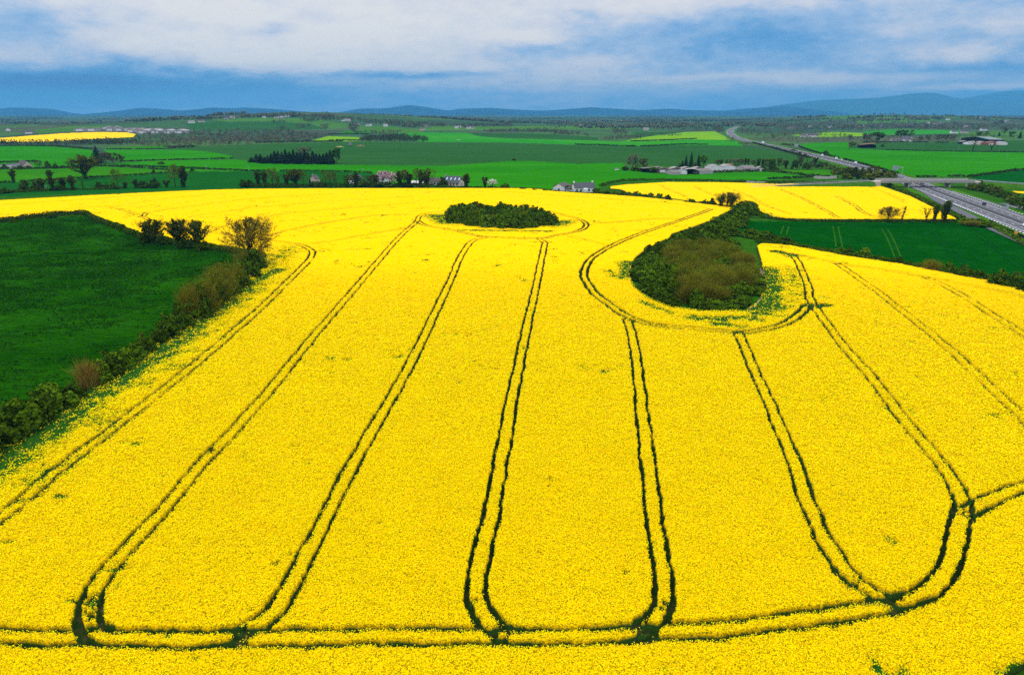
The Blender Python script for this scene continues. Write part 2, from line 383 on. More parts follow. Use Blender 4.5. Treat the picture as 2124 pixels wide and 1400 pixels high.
def build_ground():
    az = np.radians(np.concatenate([np.arange(-62, -43, .6), np.arange(-43, 43, .085), np.arange(43, 62.1, .6)]))
    r = [9.0]
    while r[-1] < 19500:
        dl = math.atan2(CAMZ, r[-1]); dr = math.radians(.085)*CAMZ/math.sin(dl)**2
        r.append(r[-1]+min(dr, 3+.0075*r[-1]))
    r = np.array(r); A, R = np.meshgrid(az, r)
    x = R*np.sin(A); y = R*np.cos(A); z = H(x, y)
    xc = (x[:-1, :-1]+x[1:, 1:])/2; yc = (y[:-1, :-1]+y[1:, 1:])/2
    ids = np.zeros(xc.shape, np.int32); mats = ['ground']
    for k, (poly, mt) in F_.items():
        W = PL(poly); mats.append(mt)
        ids[inpoly(xc, yc, W)] = len(mats)-1
    nr, na = x.shape
    idx = np.arange(nr*na).reshape(nr, na)
    Q = np.stack([idx[:-1, :-1], idx[:-1, 1:], idx[1:, 1:], idx[1:, :-1]], -1).reshape(-1, 4)[:, ::-1]
    ids = ids.ravel(); V = np.stack([x, y, z], -1).reshape(-1, 3)
    names = list(F_)
    for i in range(len(mats)):
        q = Q[ids == i]
        if not len(q): continue
        u, inv = np.unique(q, return_inverse=True)
        vv = V[u]
        nm = 'ground' if i == 0 else ('meadow' if names[i-1] == 'meadow' else 'field')
        faces = [inv.reshape(-1, 4)]
        if i == 0:                      # the rest of the circle, behind the camera
            a2 = np.radians(np.linspace(62, 298, 60)); rr = np.array([9, 40, 200, 1000, 2300.0])
            A2, R2 = np.meshgrid(a2, rr); x2 = R2*np.sin(A2); y2 = R2*np.cos(A2)
            v2 = np.stack([x2, y2, H(x2, y2)], -1).reshape(-1, 3)
            i2 = np.arange(len(v2)).reshape(len(rr), len(a2))+len(vv)
            faces.append(np.stack([i2[:-1, :-1], i2[:-1, 1:], i2[1:, 1:], i2[1:, :-1]], -1).reshape(-1, 4)[:, ::-1])
            a3 = np.radians(np.linspace(0, 360, 60, endpoint=False))
            v3 = np.stack([9*np.sin(a3), 9*np.cos(a3), 0*a3], -1); n0 = len(vv)+len(v2)
            v3 = np.vstack([v3, [(0, 0, 0)]])
            t3 = np.array([(n0+60, n0+(k+1) % 60, n0+k) for k in range(60)])
            vv = np.vstack([vv, v2, v3]); faces.append(t3)
        tag(link(nm, mesh(nm, vv, faces, [MAT[mats[i]]], smooth=True)), kind='structure')
build_ground()
scene.cycles.use_denoising = False
scene.cycles.use_adaptive_sampling = False
# ------------------------------------------------------------------ tramlines in the crop (centre lines, photo px), (points, half width of a rut, dash)
TR = {}
TR['t1'] = ([(-120, 1150), (0, 1076), (120, 976), (250, 878), (410, 752), (545, 635), (600, 581), (626, 555), (645, 534), (646, 520), (620, 507.5), (560, 499.5), (494, 490), (435, 483), (380, 474), (326, 462), (297, 451), (270, 441), (231, 430), (204, 429.5), (142, 434), (0, 447), (-200, 468)], .245, .25)
TR['t2'] = ([(411, 1326), (330, 1326), (250, 1324), (215, 1320), (190, 1303), (185, 1270), (188, 1245), (196, 1226), (219, 1193), (241, 1165), (281, 1120), (317, 1083), (425, 956), (468, 913), (540, 834), (620, 735), (689, 653), (735, 600), (788, 538), (818, 503), (838, 483), (858, 466), (866, 457), (870, 449), (885, 443), (920, 439)], .245, .1)
TR['t3'] = ([(411, 1326), (470, 1319), (510, 1306), (552, 1283), (580, 1252), (603, 1215), (623, 1173), (648, 1128), (673, 1080), (708, 1010), (760, 915), (815, 820), (855, 748), (900, 655), (935, 580), (953, 538), (968, 513), (983, 499), (1010, 492.5)], .245, .1)
TR['t4'] = ([(1182, 1320), (1110, 1321), (1062, 1318), (1033, 1306), (1010, 1286), (996, 1261), (990, 1238), (990, 1207), (996, 1165), (1004, 1128), (1016, 1080), (1030, 1005), (1047, 915), (1062, 830), (1080, 740), (1097, 660), (1113, 590), (1124, 535), (1129, 510), (1130, 503), (1118, 496)], .245, .1)
TR['t5'] = ([(1240, 1319), (1310, 1311), (1346, 1293), (1364, 1276), (1376, 1255), (1377, 1232), (1375, 1199), (1366, 1136), (1358, 1080), (1348, 995), (1336, 895), (1325, 790), (1316, 720), (1309, 688), (1301, 662)], .245, .1)
TR['t6'] = ([(1530, 688), (1545, 722), (1572, 785), (1610, 870), (1647, 960), (1666, 1016), (1685, 1067), (1704, 1107), (1726, 1145), (1748, 1180), (1776, 1208), (1817, 1233), (1861, 1246), (1901, 1242), (1942, 1211), (1967, 1177), (1980, 1136), (1990, 1092), (1999, 1063), (1993, 1032), (1974, 995), (1949, 960), (1912, 915), (1875, 872), (1840, 826), (1797, 771), (1758, 728), (1718, 676), (1691, 638), (1680, 618), (1677, 598), (1670, 578), (1662, 558), (1650, 536), (1632, 526), (1604, 521)], .245, .1)
TR['t6b'] = ([(1999, 1063), (2012, 1060), (2040, 1045), (2071, 1029), (2103, 1016), (2124, 1011), (2250, 985)], .245, .05)
TR['t8'] = ([(1732, 545), (1745, 552), (1759, 562), (1813, 600), (1873, 647), (1921, 685), (1973, 728), (2030, 780), (2084, 831), (2120, 866), (2250, 985)], .245, .25)
TR['t9'] = ([(1917, 576), (1954, 590), (2003, 617), (2057, 652), (2122, 693), (2300, 810)], .22, .35)
TR['rh'] = ([(1642, 527), (1675, 533), (1732, 545), (1777, 553), (1830, 560), (1880, 568), (1917, 575), (1993, 588), (2068, 603), (2120, 615), (2300, 655)], .22, .3)
TR['ring2'] = ([(1691, 638), (1678, 634), (1661, 650), (1641, 665), (1611, 678), (1575, 686), (1535, 690), (1440, 683), (1350, 673), (1300, 656), (1268, 635), (1238, 613), (1222, 593), (1212, 573), (1215, 553), (1228, 535), (1250, 520), (1273, 508), (1300, 496), (1343, 480), (1388, 465), (1418, 455), (1455, 442), (1476, 434)], .245, .1)
TR['crest2'] = ([(1476, 434), (1438, 427.6), (1375, 421), (1308, 416), (1220, 410), (1143, 404.5), (1043, 398)], .22, .4)
TR['l1'] = ([(1418, 455), (1355, 455), (1300, 460), (1256, 463), (1218, 461)], .2, .3)
TR['l2'] = ([(1181, 490), (1226, 501), (1263, 510)], .18, .35)
TR['ring1'] = ([(866, 458), (878, 466), (893, 470), (930, 476), (965, 484), (998, 491), (1030, 492.7), (1080, 494.7), (1126, 494), (1156, 489), (1191, 482), (1211, 474), (1216, 465), (1201, 455), (1173, 448), (1140, 440), (1060, 434), (980, 434), (920, 439)], .22, .15)
TR['l3'] = ([(858, 466), (843, 473), (780, 484), (700, 498), (636, 508)], .2, .4)
TR['l4'] = ([(850, 445), (780, 448), (700, 459), (603, 477), (554, 490), (520, 497)], .2, .35)
TR['l5'] = ([(435, 480), (458, 471), (481, 466), (530, 455), (600, 443), (700, 434), (860, 421)], .18, .4)
TR['l6'] = ([(389, 451), (494, 436), (600, 425), (700, 417), (860, 408)], .16, .5)
TR['l7'] = ([(297, 449), (310, 441), (396, 429), (494, 416), (590, 408), (700, 403)], .18, .45)
TR['l8'] = ([(231, 430), (300, 419), (380, 409), (500, 400)], .14, .5)
TR['l9'] = ([(-100, 433), (0, 426), (165, 415), (297, 405), (400, 398)], .2, .3)
TR['head'] = ([(-200, 1318), (0, 1321), (100, 1323.5), (270, 1324), (411, 1326), (552, 1323), (700, 1321), (900, 1320), (1069, 1320), (1182, 1320), (1310, 1316), (1408, 1309), (1500, 1306), (1600, 1293), (1694, 1280), (1788, 1266), (1845, 1257), (1870, 1249)], .345, .0)
TR['t7b'] = ([(1691, 638), (1715, 632.5)], .5, 0)
TR['r2a'] = ([(1370, 384), (1398, 398), (1425, 410)], .2, .3)
TR['r2b'] = ([(1440, 386), (1464, 398), (1492, 411), (1515, 424)], .2, .3)
TR['r2c'] = ([(1500, 387), (1545, 403), (1600, 431), (1640, 445)], .2, .45)
TR['r2d'] = ([(1620, 393), (1664, 412), (1700, 430), (1740, 453)], .22, .3)
TR['r2e'] = ([(1735, 407), (1770, 425), (1805, 447), (1850, 453)], .22, .3)
TR['r2f'] = ([(1800, 387), (1840, 401), (1880, 420)], .2, .35)
TR['r2g'] = ([(1590, 441), (1612, 449), (1660, 453), (1735, 455)], .22, .3)
# trampled or bare spots: photo px, radius m, elongation
SPOTS = [(185, 1245, 1.6), (183, 1275, 1.4), (205, 1300, 1.2), (500, 1318, 1.2), (1340, 1312, 1.3), (1040, 1312, .9), (570, 1168, .45), (603, 1150, .4), (1143, 995, .45), (1300, 1188, .4), (1768, 1212, 1.3), (1860, 1250, 1.0), (2003, 1066, 1.1), (1690, 633, 2.2), (1708, 634, 1.6), (1655, 530, 2.4), (1640, 526, 1.6), (1530, 690, 1.4), (1305, 664, 1.5), (868, 462, 3.0), (1000, 491, 2.6), (1030, 492, 2.2), (625, 508, 2.2), (1130, 501, 1.6), (1917, 576, 1.6), (1740, 548, 1.3), (298, 450, 2.6), (440, 480, 3.0), (553, 491, 3.0), (1478, 434, 2.5), (436, 936, .7), (405, 745, .9), (1975, 1060, .5), (1140, 1010, .3), (975, 1245, .7), (1372, 1255, .8)]
WIDE = dict(t1=1.25, ring1=1.9, ring2=1.75, rh=1.5, t9=1.3, crest2=1.6, l1=1.5, l2=1.4, l3=1.4, l4=1.7, l5=1.7, l6=1.7, l7=1.8, l8=1.6, l9=1.8, r2a=1.4, r2b=1.4, r2c=1.4, r2d=1.5, r2e=1.5, r2f=1.4, r2g=1.7)
def build_rut_map():
    X0, X1, Y0, Y1, c = -350.0, 400.0, 25.0, 640.0, .2
    W, Hh = int((X1-X0)/c), int((Y1-Y0)/c)
    M = np.full((W, Hh), 9.0, np.float32)
    rng = np.random.default_rng(5)
    k = int(1.8/c); oy, ox = np.meshgrid(np.arange(-k, k+1), np.arange(-k, k+1)); oy = oy.ravel(); ox = ox.ravel()
    def stamp(p, w):
        i = np.floor((p[:, 0]-X0)/c).astype(int); j = np.floor((p[:, 1]-Y0)/c).astype(int)
        ok = (i > k) & (i < W-k-1) & (j > k) & (j < Hh-k-1); i, j, w, p = i[ok], j[ok], w[ok], p[ok]
        for a, b in zip(ox, oy):
            ii, jj = i+a, j+b
            d = np.hypot(X0+(ii+.5)*c-p[:, 0], Y0+(jj+.5)*c-p[:, 1])-w
            np.minimum.at(M, (ii, jj), d.astype(np.float32))
    for key, (pts, w, dash) in TR.items():
        s = spline(PL(pts, 1.0)[:, :2], .18)
        tn = np.gradient(s, axis=0); tn /= np.linalg.norm(tn, axis=1)[:, None]+1e-9
        nr = np.stack([tn[:, 1], -tn[:, 0]], -1)
        L = np.concatenate([[0], np.cumsum(np.linalg.norm(np.diff(s, axis=0), axis=1))])
        # wheels cut wider in bends
        hd = np.unwrap(np.arctan2(tn[:, 1], tn[:, 0])); cur = np.abs(np.gradient(hd)/np.maximum(np.gradient(L), 1e-3))
        cur = np.convolve(np.pad(cur, 12, 'edge'), np.ones(25)/25, 'valid')
        ww = w*(1+.55*np.clip(cur*9, 0, 1))
        for side in (-1, 1):
            sd_ = int(hash(key) % 97)+side if False else sum(map(ord, key))+side
            wob = (vn(L, L*0, 3.0, sd_)-.5)*.26+(vn(L, L*0, .9, sd_+9)-.5)*.22
            p = s+nr*(side*1.02+wob)[:, None]
            wv = ww*(.74+.52*vn(L, L*0, 2.2, sd_+3))*1.0
            wv = wv*WIDE.get(key, 1.0)
            if dash > .12: wv = np.where(vn(L, L*0, 5.5, sd_+4) < dash*.7, wv*.45, wv)
            stamp(p, wv)
    sp = PL([(a, b) for a, b, _ in SPOTS], 1.0)
    for q, (_, _, rad) in zip(sp, SPOTS):
        n = 26; a = rng.uniform(0, 2*PI, n); rr = rad*np.sqrt(rng.uniform(0, 1, n))
        stamp(np.stack([q[0]+rr*np.cos(a), q[1]+rr*np.sin(a)], -1), np.full(n, min(rad*.2, .22))*rng.uniform(.3, 1.2, n))
    return M, (X0, Y0, c, W, Hh)
RUT, RUTG = build_rut_map()
def rut(x, y):
    X0, Y0, c, W, Hh = RUTG
    fx = np.clip((x-X0)/c-.5, 0, W-2); fy = np.clip((y-Y0)/c-.5, 0, Hh-2)
    i = fx.astype(int); j = fy.astype(int); fx = fx-i; fy = fy-j
    return (RUT[i, j]*(1-fx)+RUT[i+1, j]*fx)*(1-fy)+(RUT[i, j+1]*(1-fx)+RUT[i+1, j+1]*fx)*fy

# thin, weedy places: (polyline photo px, reach m, strength)
THIN = [([(-100, 1010), (0, 950), (82, 894), (142, 848), (194, 808), (264, 768), (343, 714), (379, 688), (435, 645), (500, 590)], 8.5, 1.3), ([(-100, 1030), (0, 965), (82, 908), (142, 862), (194, 822), (264, 782), (343, 728), (435, 655), (540, 575)], 14, .62),
        ([(480, 610), (520, 590), (555, 568), (580, 560)], 4.5, 1.2), ([(540, 560), (600, 515)], 9, .55),
        ([(1592, 560), (1598, 600), (1590, 630), (1575, 648)], 6, 1.25), ([(1640, 560), (1650, 620), (1600, 655)], 7, .55),
        ([(1560, 660), (1500, 660), (1450, 660)], 5, 1.0), ([(1540, 678), (1480, 672)], 3, .8),
        ([(1300, 545), (1298, 575)], 4.5, 1.2), ([(1265, 560), (1275, 575)], 3, .7), ([(1330, 625), (1390, 650)], 2.5, .8),
        ([(905, 448), (930, 462)], 8, 1.2), ([(1150, 468), (1170, 460)], 7, 1.1), ([(960, 478), (1140, 480)], 3, 1.0),
        ([(2124, 1391), (2095, 1405)], 2.0, 1.2), ([(1800, 1380), (1815, 1370)], 1.2, .6), ([(1690, 633), (1720, 633)], 2.0, 1.3), ([(1610, 522), (1650, 532)], 3.5, 1.2)]
THIN_W = [(PL(a, 1.0), r, s) for a, r, s in THIN]
def thin(x, y):
    t = np.zeros(x.shape)
    n = .6*vn(x, y, 2.4, 21)+.4*vn(x, y, .8, 22)
    for W, r, s in THIN_W:
        lo, hi = W[:, :2].min(0)-r*1.6, W[:, :2].max(0)+r*1.6
        b = (x > lo[0]) & (x < hi[0]) & (y > lo[1]) & (y < hi[1])
        if b.any():
            d = segdist(x[b], y[b], W)
            t[b] = np.maximum(t[b], s*(1.1-d/r)+(.9*(n[b]-.5))*(d < 1.5*r))
    # faint thin speckles everywhere
    g = vn(x, y, 5.0, 31)*.5+vn(x, y, 1.3, 32)*.5
    t = np.maximum(t, (g-.66)*4*(.15+1.1*vn(x, y, 34, 33)))
    return np.clip(t, 0, 1)

def crop_mat():
    m, t = newmat('rapeseed_canopy'); p = pos(t)
    hf = t.n('ShaderNodeAttribute', attribute_name='hfrac').outputs['Fac']
    th = t.n('ShaderNodeAttribute', attribute_name='thin').outputs['Fac']
    n = t.ramp(t.noise(p, 5.5, 3, .7), .36, .56)
    n2 = t.ramp(t.noise(p, .35, 3), .3, .7)
    yel = t.mix(n2, (.76, .475, .0), (.72, .43, .0))
    d = t.n('ShaderNodeSeparateXYZ', {0: p}).outputs[1]
    top = t.mix(t.math('MAXIMUM', n, t.ramp(d, 110, 230)), (.05, .065, .002), yel)
    tn = t.math('ADD', th, t.math('MULTIPLY', t.math('SUBTRACT', t.noise(p, 1.3, 4, .7), .5), 1.3))
    weed = t.mix(t.ramp(t.noise(p, 2.2, 4, .7), .38, .62), (.006, .036, .002), (.026, .105, .006))
    top = t.mix(t.ramp(tn, .38, .62), top, weed)
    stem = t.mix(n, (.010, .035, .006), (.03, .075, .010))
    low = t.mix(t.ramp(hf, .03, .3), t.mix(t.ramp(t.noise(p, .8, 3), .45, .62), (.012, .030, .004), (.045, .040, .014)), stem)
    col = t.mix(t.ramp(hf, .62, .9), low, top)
    return fin(m, t, col)
YEL1, YEL2 = (.81, .69, .0), (.75, .62, .0)
CROP_H = 1.25
def crop_top(x, y, ex=None):
    """height of the leaf canopy over the soil and the thinness there"""
    e = rut(x, y); th = thin(x, y)
    jit = (vn(x, y, .55, 41)-.5)*.34
    g = sm(-.12, .16, e+jit)
    h = CROP_H*(.80+.14*vn(x, y, .45, 42)+.10*vn(x, y, 6, 43)-.30*th+.30*th*(vn(x, y, .7, 44)-.4))*g+.03
    return h, th, g
def build_crop(name, polyW, az0, az1, r0, r1, label, drcap, daz=.062):
    az = np.radians(np.arange(az0, az1, daz)); r = [r0]
    while r[-1] < r1:
        dl = math.atan2(CAMZ, r[-1]); r.append(r[-1]+min(math.radians(daz)*CAMZ/math.sin(dl)**2, drcap))
    A, R = np.meshgrid(az, np.array(r)); x = R*np.sin(A); y = R*np.cos(A)
    ins = inpoly(x, y, polyW)
    cell = ins[:-1, :-1] & ins[1:, :-1] & ins[:-1, 1:] & ins[1:, 1:]
    idx = np.arange(x.size).reshape(x.shape)
    Q = np.stack([idx[:-1, :-1], idx[:-1, 1:], idx[1:, 1:], idx[1:, :-1]], -1)[cell][:, ::-1]
    u, inv = np.unique(Q, return_inverse=True); Q = inv.reshape(-1, 4)
    xs, ys = x.ravel()[u], y.ravel()[u]
    h, th, g = crop_top(xs, ys)
    # the edge of the crop drops to the ground
    cnt = np.bincount(Q.ravel(), minlength=len(u)); edge = cnt < 4
    h[edge] = .02
    z = H(xs, ys)+h
    o = link(name, mesh(name, np.stack([xs, ys, z], -1), [Q], [MAT['crop']], attrs={'hfrac': np.clip(h/(CROP_H*.86), 0, 1), 'thin': th}))
    tag(o, label, 'crop', kind='stuff')
    return o
MAT['crop'] = crop_mat()
crop1 = build_crop('rapeseed_crop', RAPE_W, -49, 46, 41, 505, 'tall yellow flowering rapeseed filling the large foreground field, cut by wheel tracks', .5)
crop2 = build_crop('rapeseed_crop', RAPE2_W, 8, 36, 330, 640, 'smaller block of flowering rapeseed beside the motorway and bridge', .8, .085)

for nm_, pl_, lb_, a0_, a1_ in (('a', RAPE3, 'far yellow rapeseed field on the low rise at the left edge', -46, -26), ('b', RAPE4, 'strip of yellow rapeseed right of the motorway at the edge of the photo', 33, 46)):
    build_crop('rapeseed_crop', PL(pl_), a0_, a1_, 1150 if nm_ == 'a' else 380, 3600 if nm_ == 'a' else 620, lb_, 14.0 if nm_ == 'a' else 1.0, .085)
# the flower heads
def flower_mat():
    m, t = newmat('rapeseed_flower'); p = pos(t)
    n = t.ramp(t.noise(p, .16, 6, .65), .35, .65); n2 = t.ramp(t.noise(p, 6.0, 2), .3, .7)
    col = t.mix(n, YEL1, YEL2)
    col = t.mix(t.math('MULTIPLY', n2, .35), col, (.74, .48, .0))
    return fin(m, t, col)
def build_flowers():
    rng = np.random.default_rng(11)
    D0 = FL_DENS; R0 = 78.0
    # radial density: constant density to R0 then falling with 1/r^2 while heads merge into bigger clumps
    az = math.radians(47); Ra, Rb = 41.0, 470.0
    n1 = int(az*(R0**2-Ra**2)*D0); n2 = int(2*az*D0*R0**2*math.log(Rb/R0))
    r = np.concatenate([np.sqrt(rng.uniform(Ra**2, R0**2, n1)), R0*np.exp(rng.uniform(0, 1, n2)*math.log(Rb/R0))])
    a = rng.uniform(-az, az, len(r)); x = r*np.sin(a); y = r*np.cos(a)
    k = inpoly(x, y, RAPE_W); x, y, r = x[k], y[k], r[k]
    e = rut(x, y); th = thin(x, y)
    sz = FL_SIZE*np.maximum(1, r/R0)
    keep = (e+(rng.uniform(-.5, .5, len(x)))*.16 > .05+.85*(sz-FL_SIZE)) & (.45*rng.uniform(0, 1, len(x))+.55*(.6*vn(x, y, 1.1, 61)+.4*vn(x, y, .45, 62)-.1) > th*.62)
    keep &= (rng.uniform(0, 1, len(x)) < -.22*(1-sm(60, 130, r))+.30+1.05*(.55*vn(x, y, .75, 55)+.45*vn(x, y, 2.8, 56)))
    keep &= rng.uniform(0, 1, len(x)) > sm(115, 270, r)*(1-sm(.08, .3, th))
    x, y, r, th = x[keep], y[keep], r[keep], th[keep]
    n = len(x)
    s = FL_SIZE*np.maximum(1, r/R0)*rng.uniform(.7, 1.35, n)
    z = H(x, y)+CROP_H*(.93-.25*th)+rng.uniform(-.10, .24, n)+.10*CROP_H*vn(x, y, 6, 43)
    # triangles tilted at random, mostly facing up
    nx, ny = rng.normal(0, 1, n)*(.5*np.sqrt(R0/np.maximum(r, R0))), rng.normal(0, 1, n)*(.5*np.sqrt(R0/np.maximum(r, R0))); nz = np.ones(n)
    N = np.stack([nx, ny, nz], -1); N /= np.linalg.norm(N, axis=1)[:, None]
    T = np.cross(N, rng.normal(0, 1, (n, 3))); T /= np.linalg.norm(T, axis=1)[:, None]; B = np.cross(N, T)
    C = np.stack([x, y, z], -1)
    V = np.stack([C+s[:, None]*T, C+s[:, None]*(-.5*T+.87*B), C+s[:, None]*(-.5*T-.87*B)], 1).reshape(-1, 3)
    o = link('rapeseed_flowers', mesh('rapeseed_flowers', V, [np.arange(3*n).reshape(-1, 3)], [flower_mat()]))
    tag(o, 'mass of bright yellow flower heads topping the foreground rapeseed', 'flowers', kind='stuff')
    print('flowers', n)
FL_DENS, FL_SIZE = 150.0, .067
build_flowers()

# tufts of longer grass over the left meadow
def build_tufts():
    rng = np.random.default_rng(17); W = PL(F_['meadow'][0])[:, :2]; lo, hi = W.min(0), W.max(0); lo[0] = max(lo[0], -330)
    n = 420000; x = rng.uniform(lo[0], hi[0], n); y = rng.uniform(lo[1], hi[1], n)
    k = inpoly(x, y, W) & (np.abs(np.arctan2(x, y)) < .85); x, y = x[k], y[k]
    d = .5*vn(x, y, 9, 71)+.5*vn(x*.35, y, 1.6, 72); k = rng.uniform(0, 1, len(x)) < np.clip((d-.38)*3.2, .02, 1); x, y = x[k], y[k]; n = len(x)
    s = rng.uniform(.12, .34, n)*np.clip(np.hypot(x, y)/130, .8, 1.8); C = np.stack([x, y, H(x, y)+.02], -1); u = unit2(rng, n)
    V = np.stack([C-u*s[:, None]*.8, C+u*s[:, None]*.8, C+np.stack([rng.normal(0, .1, n), rng.normal(0, .1, n), s*rng.uniform(.5, 1.0, n)], -1)], 1).reshape(-1, 3)
    m = grass('grass_tufts', (.012, .088, .001), (.036, .17, .003), (.005, .045, .001), 1.4, .07)
    tag(link('grass_tufts', mesh('grass_tufts', V, [np.arange(3*n).reshape(-1, 3)], [m])), 'uneven tufts of longer grass scattered over the left meadow', 'grass', kind='stuff')
def unit2(rng, n):
    a = rng.uniform(0, 2*PI, n); return np.stack([np.cos(a), np.sin(a), 0*a], -1)
build_tufts()
# ------------------------------------------------------------------ plants
def quads(C, N, S, rng, asp=1.0):
    """flat leaf-clump faces at C facing N, half size S"""
    n = len(C); N = N/np.maximum(1e-6, np.linalg.norm(N, axis=1))[:, None]
    T = np.cross(N, rng.normal(0, 1, (n, 3))); T /= np.maximum(1e-6, np.linalg.norm(T, axis=1))[:, None]; B = np.cross(N, T)
    S = np.broadcast_to(S, (n,))[:, None]; a = S*asp
    V = np.stack([C-T*S-B*a*.6, C+T*S*.7-B*a, C+T*S+B*a*.6, C-T*S*.7+B*a], 1).reshape(-1, 3)
    return V, np.arange(4*n).reshape(-1, 4)
def tubes(P0, P1, R0, R1, k=4):
    P0, P1 = np.asarray(P0, float), np.asarray(P1, float); R0 = np.asarray(R0, float)[:, None]; R1 = np.asarray(R1, float)[:, None]
    D = P1-P0; L = np.maximum(1e-6, np.linalg.norm(D, axis=1)); D = D/L[:, None]
    ref = np.where(np.abs(D[:, 2:3]) < .9, np.array([[0, 0, 1.0]]), np.array([[1.0, 0, 0]]))
    T = np.cross(D, ref); T /= np.linalg.norm(T, axis=1)[:, None]; B = np.cross(D, T)
    V = []
    for i in range(k):
        a = 2*PI*i/k; V.append(P0+R0*(math.cos(a)*T+math.sin(a)*B))
    for i in range(k):
        a = 2*PI*i/k; V.append(P1+R1*(math.cos(a)*T+math.sin(a)*B))
    V = np.stack(V, 1); n = len(P0); base = np.arange(n)[:, None]*2*k
    Fq = np.stack([np.stack([base[:, 0]+i, base[:, 0]+(i+1) % k, base[:, 0]+k+(i+1) % k, base[:, 0]+k+i], -1) for i in range(k)], 1).reshape(-1, 4)
    return V.reshape(-1, 3), Fq
def ribbons(P0, P1, W, rng):
    """very thin twigs as slim triangles"""
    D = P1-P0; T = np.cross(D, rng.normal(0, 1, D.shape)); T /= np.maximum(1e-6, np.linalg.norm(T, axis=1))[:, None]
    W = np.broadcast_to(W, (len(P0),))[:, None]
    V = np.stack([P0-T*W, P0+T*W, P1], 1).reshape(-1, 3)
    return V, np.arange(len(V)).reshape(-1, 3)
def join(parts):
    V = []; FQ = []; o = 0
    for v, f in parts:
        V.append(v); FQ.append(f+o); o += len(v)
    return np.vstack(V), FQ
def unit(rng, n):
    v = rng.normal(0, 1, (n, 3)); return v/np.linalg.norm(v, axis=1)[:, None]

def bush_shape(seed, n=1500, ncl=26, leaf=.042):
    """irregular heap of leaf clumps: about 1 wide, 1 high"""
    rng = np.random.default_rng(seed)
    a = rng.uniform(0, 6.28, ncl); rr = np.sqrt(rng.uniform(0, 1, ncl))*.40
    hz = (1-(rr/.46)**2*.75)*rng.uniform(.55, 1.0, ncl); rad = rng.uniform(.085, .17, ncl)
    c = np.stack([rr*np.cos(a), rr*np.sin(a), np.maximum(.10, hz-rad)], -1)
    lo = rng.integers(0, ncl, ncl//2); c2 = c[lo]*[1.12, 1.12, .5]; c = np.vstack([c, c2]); rad = np.concatenate([rad, rad[lo]*1.05])
    w = rad**2; i = rng.choice(len(c), n, p=w/w.sum())
    u = unit(rng, n); u[:, 2] = np.where(rng.uniform(0, 1, n) < .75, np.abs(u[:, 2]), u[:, 2])
    p = c[i]+u*rad[i][:, None]*rng.uniform(.6, 1.2, (n, 1)); p[:, 2] = np.where(p[:, 2] < .02, rng.uniform(.01, .12, n), p[:, 2])
    return quads(p, u+rng.normal(0, .55, (n, 3)), leaf*rng.uniform(.5, 1.25, n), rng)
def limb_tree(seed, n1=13, n2=5, n3=5, low=.22, crown_r=.36, r=.020, rise=.75, lean=.05, forks=2, n4=0):
    """branch segments of a leafless tree 1 high with an oval crown: (P0,P1,R0,R1,level) arrays"""
    rng = np.random.default_rng(seed); segs = []
    stems = []
    fork = rng.uniform(.22, .36)
    base = np.array([0, 0, 0.0]); f = np.array([rng.normal(0, .015), rng.normal(0, .015), fork]); segs.append((base, f, r, r*.85, 0))
    for k in range(forks):
        a = 6.28*k/forks+rng.uniform(-.5, .5); o = (0 if forks == 1 else 1)*rng.uniform(.07, .16)
        p = f; pts = [p]
        for t in (.35, .7, 1.0):
            q = np.array([f[0]+math.cos(a)*o*t**.7+rng.normal(0, .012)+lean*t, f[1]+math.sin(a)*o*t**.7+rng.normal(0, .012), fork+(rng.uniform(.88, .97)-fork)*t])
            segs.append((p, q, r*(.75-.5*(t-.35)), r*(.55-.4*(t-.3)), 0)); p = q; pts.append(q)
        stems.append(np.array(pts))
    def at(st, z):
        return np.array([np.interp(z, st[:, 2], st[:, 0]), np.interp(z, st[:, 2], st[:, 1]), z])
    def env(z):                                   # crown radius at height z
        t = np.clip((z-low)/(1-low), 0, 1); return crown_r*(np.sin(PI*t**.72)**.75+.05)
    for k in range(n1):
        st = stems[k % len(stems)]; z = low+(.94-low)*((k+rng.uniform(0, 1))/n1)
        z = max(z, fork*.8); p = at(st, z) if z > fork else f*z/fork
        a = k*2.4+rng.uniform(-.5, .5); d = np.array([math.cos(a), math.sin(a), rise*rng.uniform(.5, 1.3)]); d /= np.linalg.norm(d)
        L = max(.06, env(min(.97, z+.10))*rng.uniform(.75, 1.1))
        m = p+d*L*.5; d2 = d+[0, 0, .25]; d2 /= np.linalg.norm(d2); q = m+d2*L*.55
        rb = r*.42*(1-.5*z); segs.append((p, m, rb, rb*.7, 1)); segs.append((m, q, rb*.7, rb*.35, 1))
        for i in range(n2):
            t = rng.uniform(.25, 1.0); b = p+(m-p)*t*2 if t < .5 else m+(q-m)*(t*2-1)
            e = d+rng.normal(0, .55, 3)+[0, 0, .35]; e /= np.linalg.norm(e); l = L*rng.uniform(.3, .55); c = b+e*l; c[2] = min(c[2], 1.0)
            segs.append((b, c, rb*.35, rb*.18, 2))
            for h in range(n3):
                t = rng.uniform(.2, 1.0); b2 = b+(c-b)*t; g = e+rng.normal(0, .6, 3)+[0, 0, .2]; g /= np.linalg.norm(g); c2 = b2+g*l*rng.uniform(.35, .7); c2[2] = min(c2[2], 1.0)
                segs.append((b2, c2, .0028, .001, 3))
                for w in range(n4):
                    g2 = g+rng.normal(0, .6, 3); g2 /= np.linalg.norm(g2); segs.append((b2+(c2-b2)*rng.uniform(.3, 1), c2+g2*l*.3, .0022, .001, 4))
    P0 = np.array([s[0] for s in segs]); P1 = np.array([s[1] for s in segs])
    return P0, P1, np.array([s[2] for s in segs]), np.array([s[3] for s in segs]), np.array([s[4] for s in segs])
MAT['bush'] = leafmat('bush_leaves', (.030, .070, .002), (.090, .160, .005), .9)
